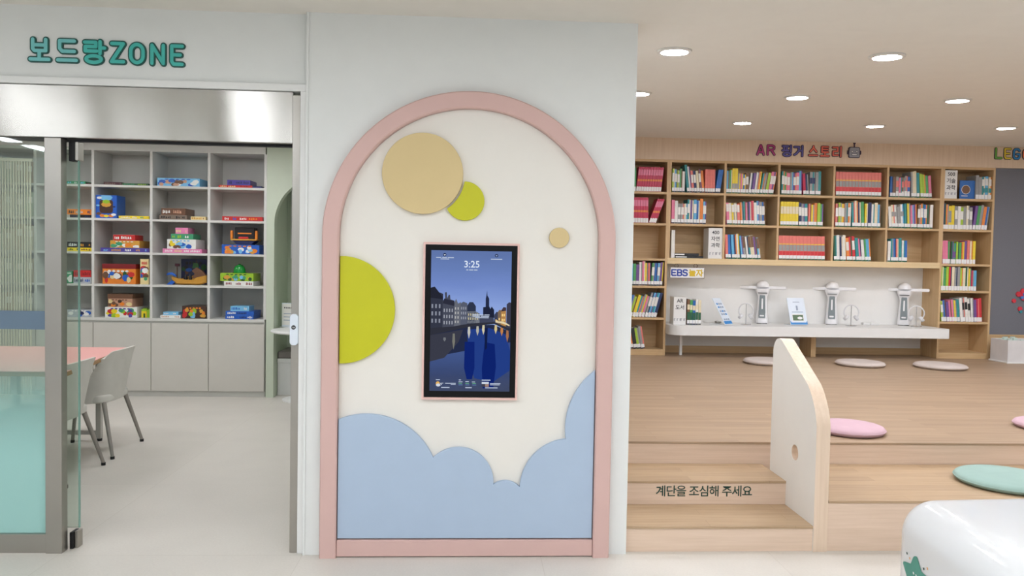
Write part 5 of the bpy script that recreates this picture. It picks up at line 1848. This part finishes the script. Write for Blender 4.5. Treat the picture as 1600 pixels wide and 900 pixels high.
zz0, zz1 = at(455, 404, D2 + .59).z - 1.95, at(455, 245, D2 + .59).z - 1.95
MB().box((0, -.02, zz0), (.38, 0, zz1), WHITE, .003).build('frame_border', pn, smooth=False)
MB().box((.025, -.022, zz0 + .025), (.355, -.0195, zz1 - .025), CREAM).build('frame_picture', pn, smooth=False)
q = atz(425, 514, .74)
cxr = q.x + .36
rtb = thing('round_table', 'round white cafe table before the green alcove, partly behind the jamb', 'table', (cxr, q.y - .02, 0))
MB().lathe([(0, .712), (.34, .712), (.355, .718), (.36, .728), (.355, .738), (.345, .742), (0, .742)], WHITE, n=48).build('tabletop', rtb)
MB().tube([(0, 0, .02), (0, 0, .712)], .03, WHITE, 16).build('column', rtb)
MB().lathe([(0, 0), (.24, 0), (.24, .01), (.06, .022), (0, .022)], WHITE, n=40).build('base', rtb)
q2 = atz(447, 511, .742)
ns = thing('notice_stand', 'clear upright notice holder with white sheet on the round table', 'notice', (q2.x + .02, q2.y, .7428), -.35)
MB().box((-.075, -.003, 0), (.10, .003, .26), ACR, .001).build('holder', ns, smooth=False)
MB().box((-.08, -.04, 0), (.105, .04, .004), ACR, .001).build('foot', ns, smooth=False)
nm = MB()
nm.box((-.07, -.0045, .02), (.095, -.003, .25), PAPER)
for k in range(3):
    nm.box((-.05, -.0052, .07 + k * .035), (.075, -.0044, .078 + k * .035), LGREY)
for k in range(4):
    nm.box((-.045 + k * .026, -.0052, .20), (-.03 + k * .026, -.0044, .216), INK)
nm.build('sheet', ns, smooth=False)

# ------------------------------------------------------------------ pink table and grey chairs
pt = thing('table', 'pink topped table with wooden edge behind the glass entrance', 'table', (0, 0, 0))
tp = [(-1.960, 2.50), (-1.745, 1.15), (-3.05, 1.15), (-3.2, 2.50)]
MB().prism(tp, .708, .737, wood('table_edge_wood', (178, 142, 98), (150, 114, 74), 'X'), 'Z', bevel=.002).build('edge_core', pt, smooth=False)
MB().prism([(x * .9995 - .001, y) for x, y in tp], .7372, .740, mat('pink_top', (228, 168, 162), .4, var=.01), 'Z').build('tabletop', pt, smooth=False)
TL = mat('table_leg_grey', (186, 182, 176), .4)
for x, y in ((-2.13, 2.40), (-2.13, 1.28), (-2.95, 2.40), (-2.95, 1.28)):
    MB().box((x - .02, y - .02, .02), (x + .02, y + .02, .708), TL, .003).build('leg', pt)
    MB().lathe([(0, 0), (.022, 0), (.022, .02), (0, .02)], DARKM, c=(x, y, 0), n=14).build('foot_glide', pt)
for y in (2.40, 1.28):
    MB().box((-2.93, y - .014, .05), (-2.15, y + .014, .085), TL, .003).build('cross_bar', pt)

SHELLC = mat('chair_grey', (206, 204, 197), .6, bump=.15)
CLEG = mat('chair_leg', (150, 144, 138), .35, .3)


def chair(loc, rz, label):
    """chair facing +Y in its own space, seat 0.45 high"""
    o = thing('chair', label, 'chair', loc, rz, 'grey shell chairs at the pink table')
    # wrapped back shell: profile angles around the back
    n, rows = 26, 9
    f, b = [], []
    th = .022
    for r in range(rows + 1):
        v = r / rows
        z = .395 + v * .385
        for k in range(n + 1):
            s = -1 + 2 * k / n
            # superellipse-like plan: back straight, sides wrap forward
            a = s * 1.32
            x = .255 * math.sin(a) / math.sin(1.32) * (1 + .03 * v)
            y = -.20 - .055 * v + (.22 - .17 * v) * (abs(s) ** 3.0)
            cut = max(0, v - (1 - .13 * max(0, (abs(s) - .55) / .45) ** 2.2))
            zz = z - cut * .385
            f.append((x, y, zz))
            ln = math.hypot(x, y + .05)
            b.append((x * (1 - th / .255), y + th * (1 - .6 * abs(s)), zz))
    N = len(f)
    vs = f + b
    fs = []
    W1 = n + 1
    for r in range(rows):
        for k in range(n):
            i = r * W1 + k
            fs.append((i, i + 1, i + W1 + 1, i + W1))
            fs.append((N + i, N + i + W1, N + i + W1 + 1, N + i + 1))
    for k in range(n):
        fs.append((k, N + k, N + k + 1, k + 1))
        i = rows * W1 + k
        fs.append((i, i + 1, N + i + 1, N + i))
    for r in range(rows):
        for k in (0, n):
            i = r * W1 + k
            fs.append((i, i + W1, N + i + W1, N + i))
    MB().add(vs, fs, SHELLC).build('backrest', o, angle=60)
    m_ = MB()
    m_.prism(rrect(-.225, -.20, .225, .25, .07), .395, .455, SHELLC, 'Z', bevel=.018, seg=3)
    m_.build('seat', o, angle=50)
    for sx, sy, ex, ey in ((-.19, -.17, -.275, -.265), (.19, -.17, .275, -.265), (-.19, .19, -.245, .25), (.19, .19, .245, .25)):
        L_ = MB().tube([(sx, sy, .40), (ex, ey, .018)], .017, CLEG, 12, r2=.012).build('leg', o)
        MB().lathe([(0, 0), (.015, 0), (.015, .02), (0, .02)], DARKM, c=(ex, ey, 0), n=12).build('foot_glide', L_)
    return o


chair((-2.045, 2.10, 0), PI / 2 + .04, 'pale grey shell chair nearest the cabinet, pulled to the pink table')
chair((-2.01, 1.385, 0), PI / 2 + .04, 'pale grey shell chair half hidden by the glass door edge')

# ================================================================== lamps
# round downlights over the reading platform
TRIMW = mat('lamp_trim', (216, 212, 206), .5)
DISC = emis('downlight_glow', (246, 248, 255), DOWN_LAMP)


def ceil_z(y):
    return ZC + KC * max(0, y)


proto = thing('downlight', '', 'ceiling light', (0, 0, 0))
MB().lathe([(.078, -.003), (.093, -.003), (.099, 0.0), (.099, .01), (.078, .01)], TRIMW, n=40, ring=True).build('trim_ring', proto)
MB().lathe([(0, .0), (.078, .0), (.078, .004), (0, .004)], DISC, n=40).build('diffuser', proto, smooth=False)
proto['group'] = 'round downlights in the reading area ceiling'
DL = [(1054, 79, 'round ceiling downlight nearest the top of the white pillar'), (1386, 87, 'round ceiling downlight in the front row, right of centre'),
      (998, 145, 'round ceiling downlight half hidden by the white pillar edge'), (1246, 151, 'middle row round downlight above the magenta letters'),
      (1496, 156, 'middle row round downlight, furthest right of its row'), (1160, 191, 'back row round downlight, nearest the pillar'),
      (1367, 196, 'back row round downlight above the robot cutout'), (1572, 199, 'back row round downlight above the felt board')]
DLP = []
for u, v, l in DL:
    d = ray(u, v)
    t = (ZC - EYE.z + KC * EYE.y) / (d.z - KC * d.y)
    DLP.append((EYE + d * t, l))
for x, y in ((4.45, .45), (5.7, .45), (5.75, 1.75), (7.0, .45), (7.0, 1.75), (7.1, 3.1), (8.3, 1.1), (8.4, 2.6)):
    DLP.append((Vector((x, y, 0)), 'round ceiling downlight out to the right of the view'))
tilt = math.atan(KC)
for i, (q, l) in enumerate(DLP):
    loc = (q.x, q.y, ceil_z(q.y) - .0105)
    if i == 0:
        c = proto
        c.location = loc
        c['label'] = l
    else:
        c = copy_thing(proto, loc, l)
    c.rotation_euler = (tilt, 0, 0)
# linear lamps over the front area, running towards the wall
LIN = emis('linear_glow', (244, 249, 255), FRONT_LAMP)
lp = thing('linear_lamp', '', 'ceiling light', (0, 0, 0))
LW, LL = .075, 1.25
h_ = MB()
h_.box((-LW - .012, -LL / 2 - .012, .0), (LW + .012, LL / 2 + .012, .05), TRIMW, .004)
h_.build('housing', lp, smooth=False)
MB().box((-LW, -LL / 2, -.004), (LW, LL / 2, .0), LIN).build('diffuser', lp, smooth=False)
lp['group'] = 'linear ceiling lamps over the front area'
k = 0
for y in (-2.1, -3.7, -5.2):
    for x in (-3.95, -2.39, -.83, .73, 2.29, 3.85, 5.41):
        loc = (x, y, ZC - .0505)
        l = 'white linear ceiling lamp above the front floor, outside the view'
        if k == 0:
            lp.location = loc
            lp['label'] = l
        else:
            copy_thing(lp, loc, l)
        k += 1
# square panels in the game room
GLOW = emis('panel_glow', (246, 247, 250), GAME_LAMP)
gp0 = thing('panel_lamp', '', 'ceiling light', (0, 0, 0))
MB().box((-.31, -.31, .0), (.31, .31, .03), TRIMW, .003).build('housing', gp0, smooth=False)
MB().box((-.29, -.29, -.003), (.29, .29, .0), GLOW).build('diffuser', gp0, smooth=False)
gp0['group'] = 'square ceiling panels in the game room'
k = 0
for x, y in ((-1.5, 1.5), (-1.5, 3.3), (-3.2, 1.5), (-3.2, 3.3), (.4, 2.6)):
    loc = (x, y, ZC - .0305)
    if k == 0:
        gp0.location = loc
        gp0['label'] = 'square ceiling panel lamp in the game room, hidden by the header'
    else:
        copy_thing(gp0, loc, 'square ceiling panel lamp in the game room, hidden by the header')
    k += 1
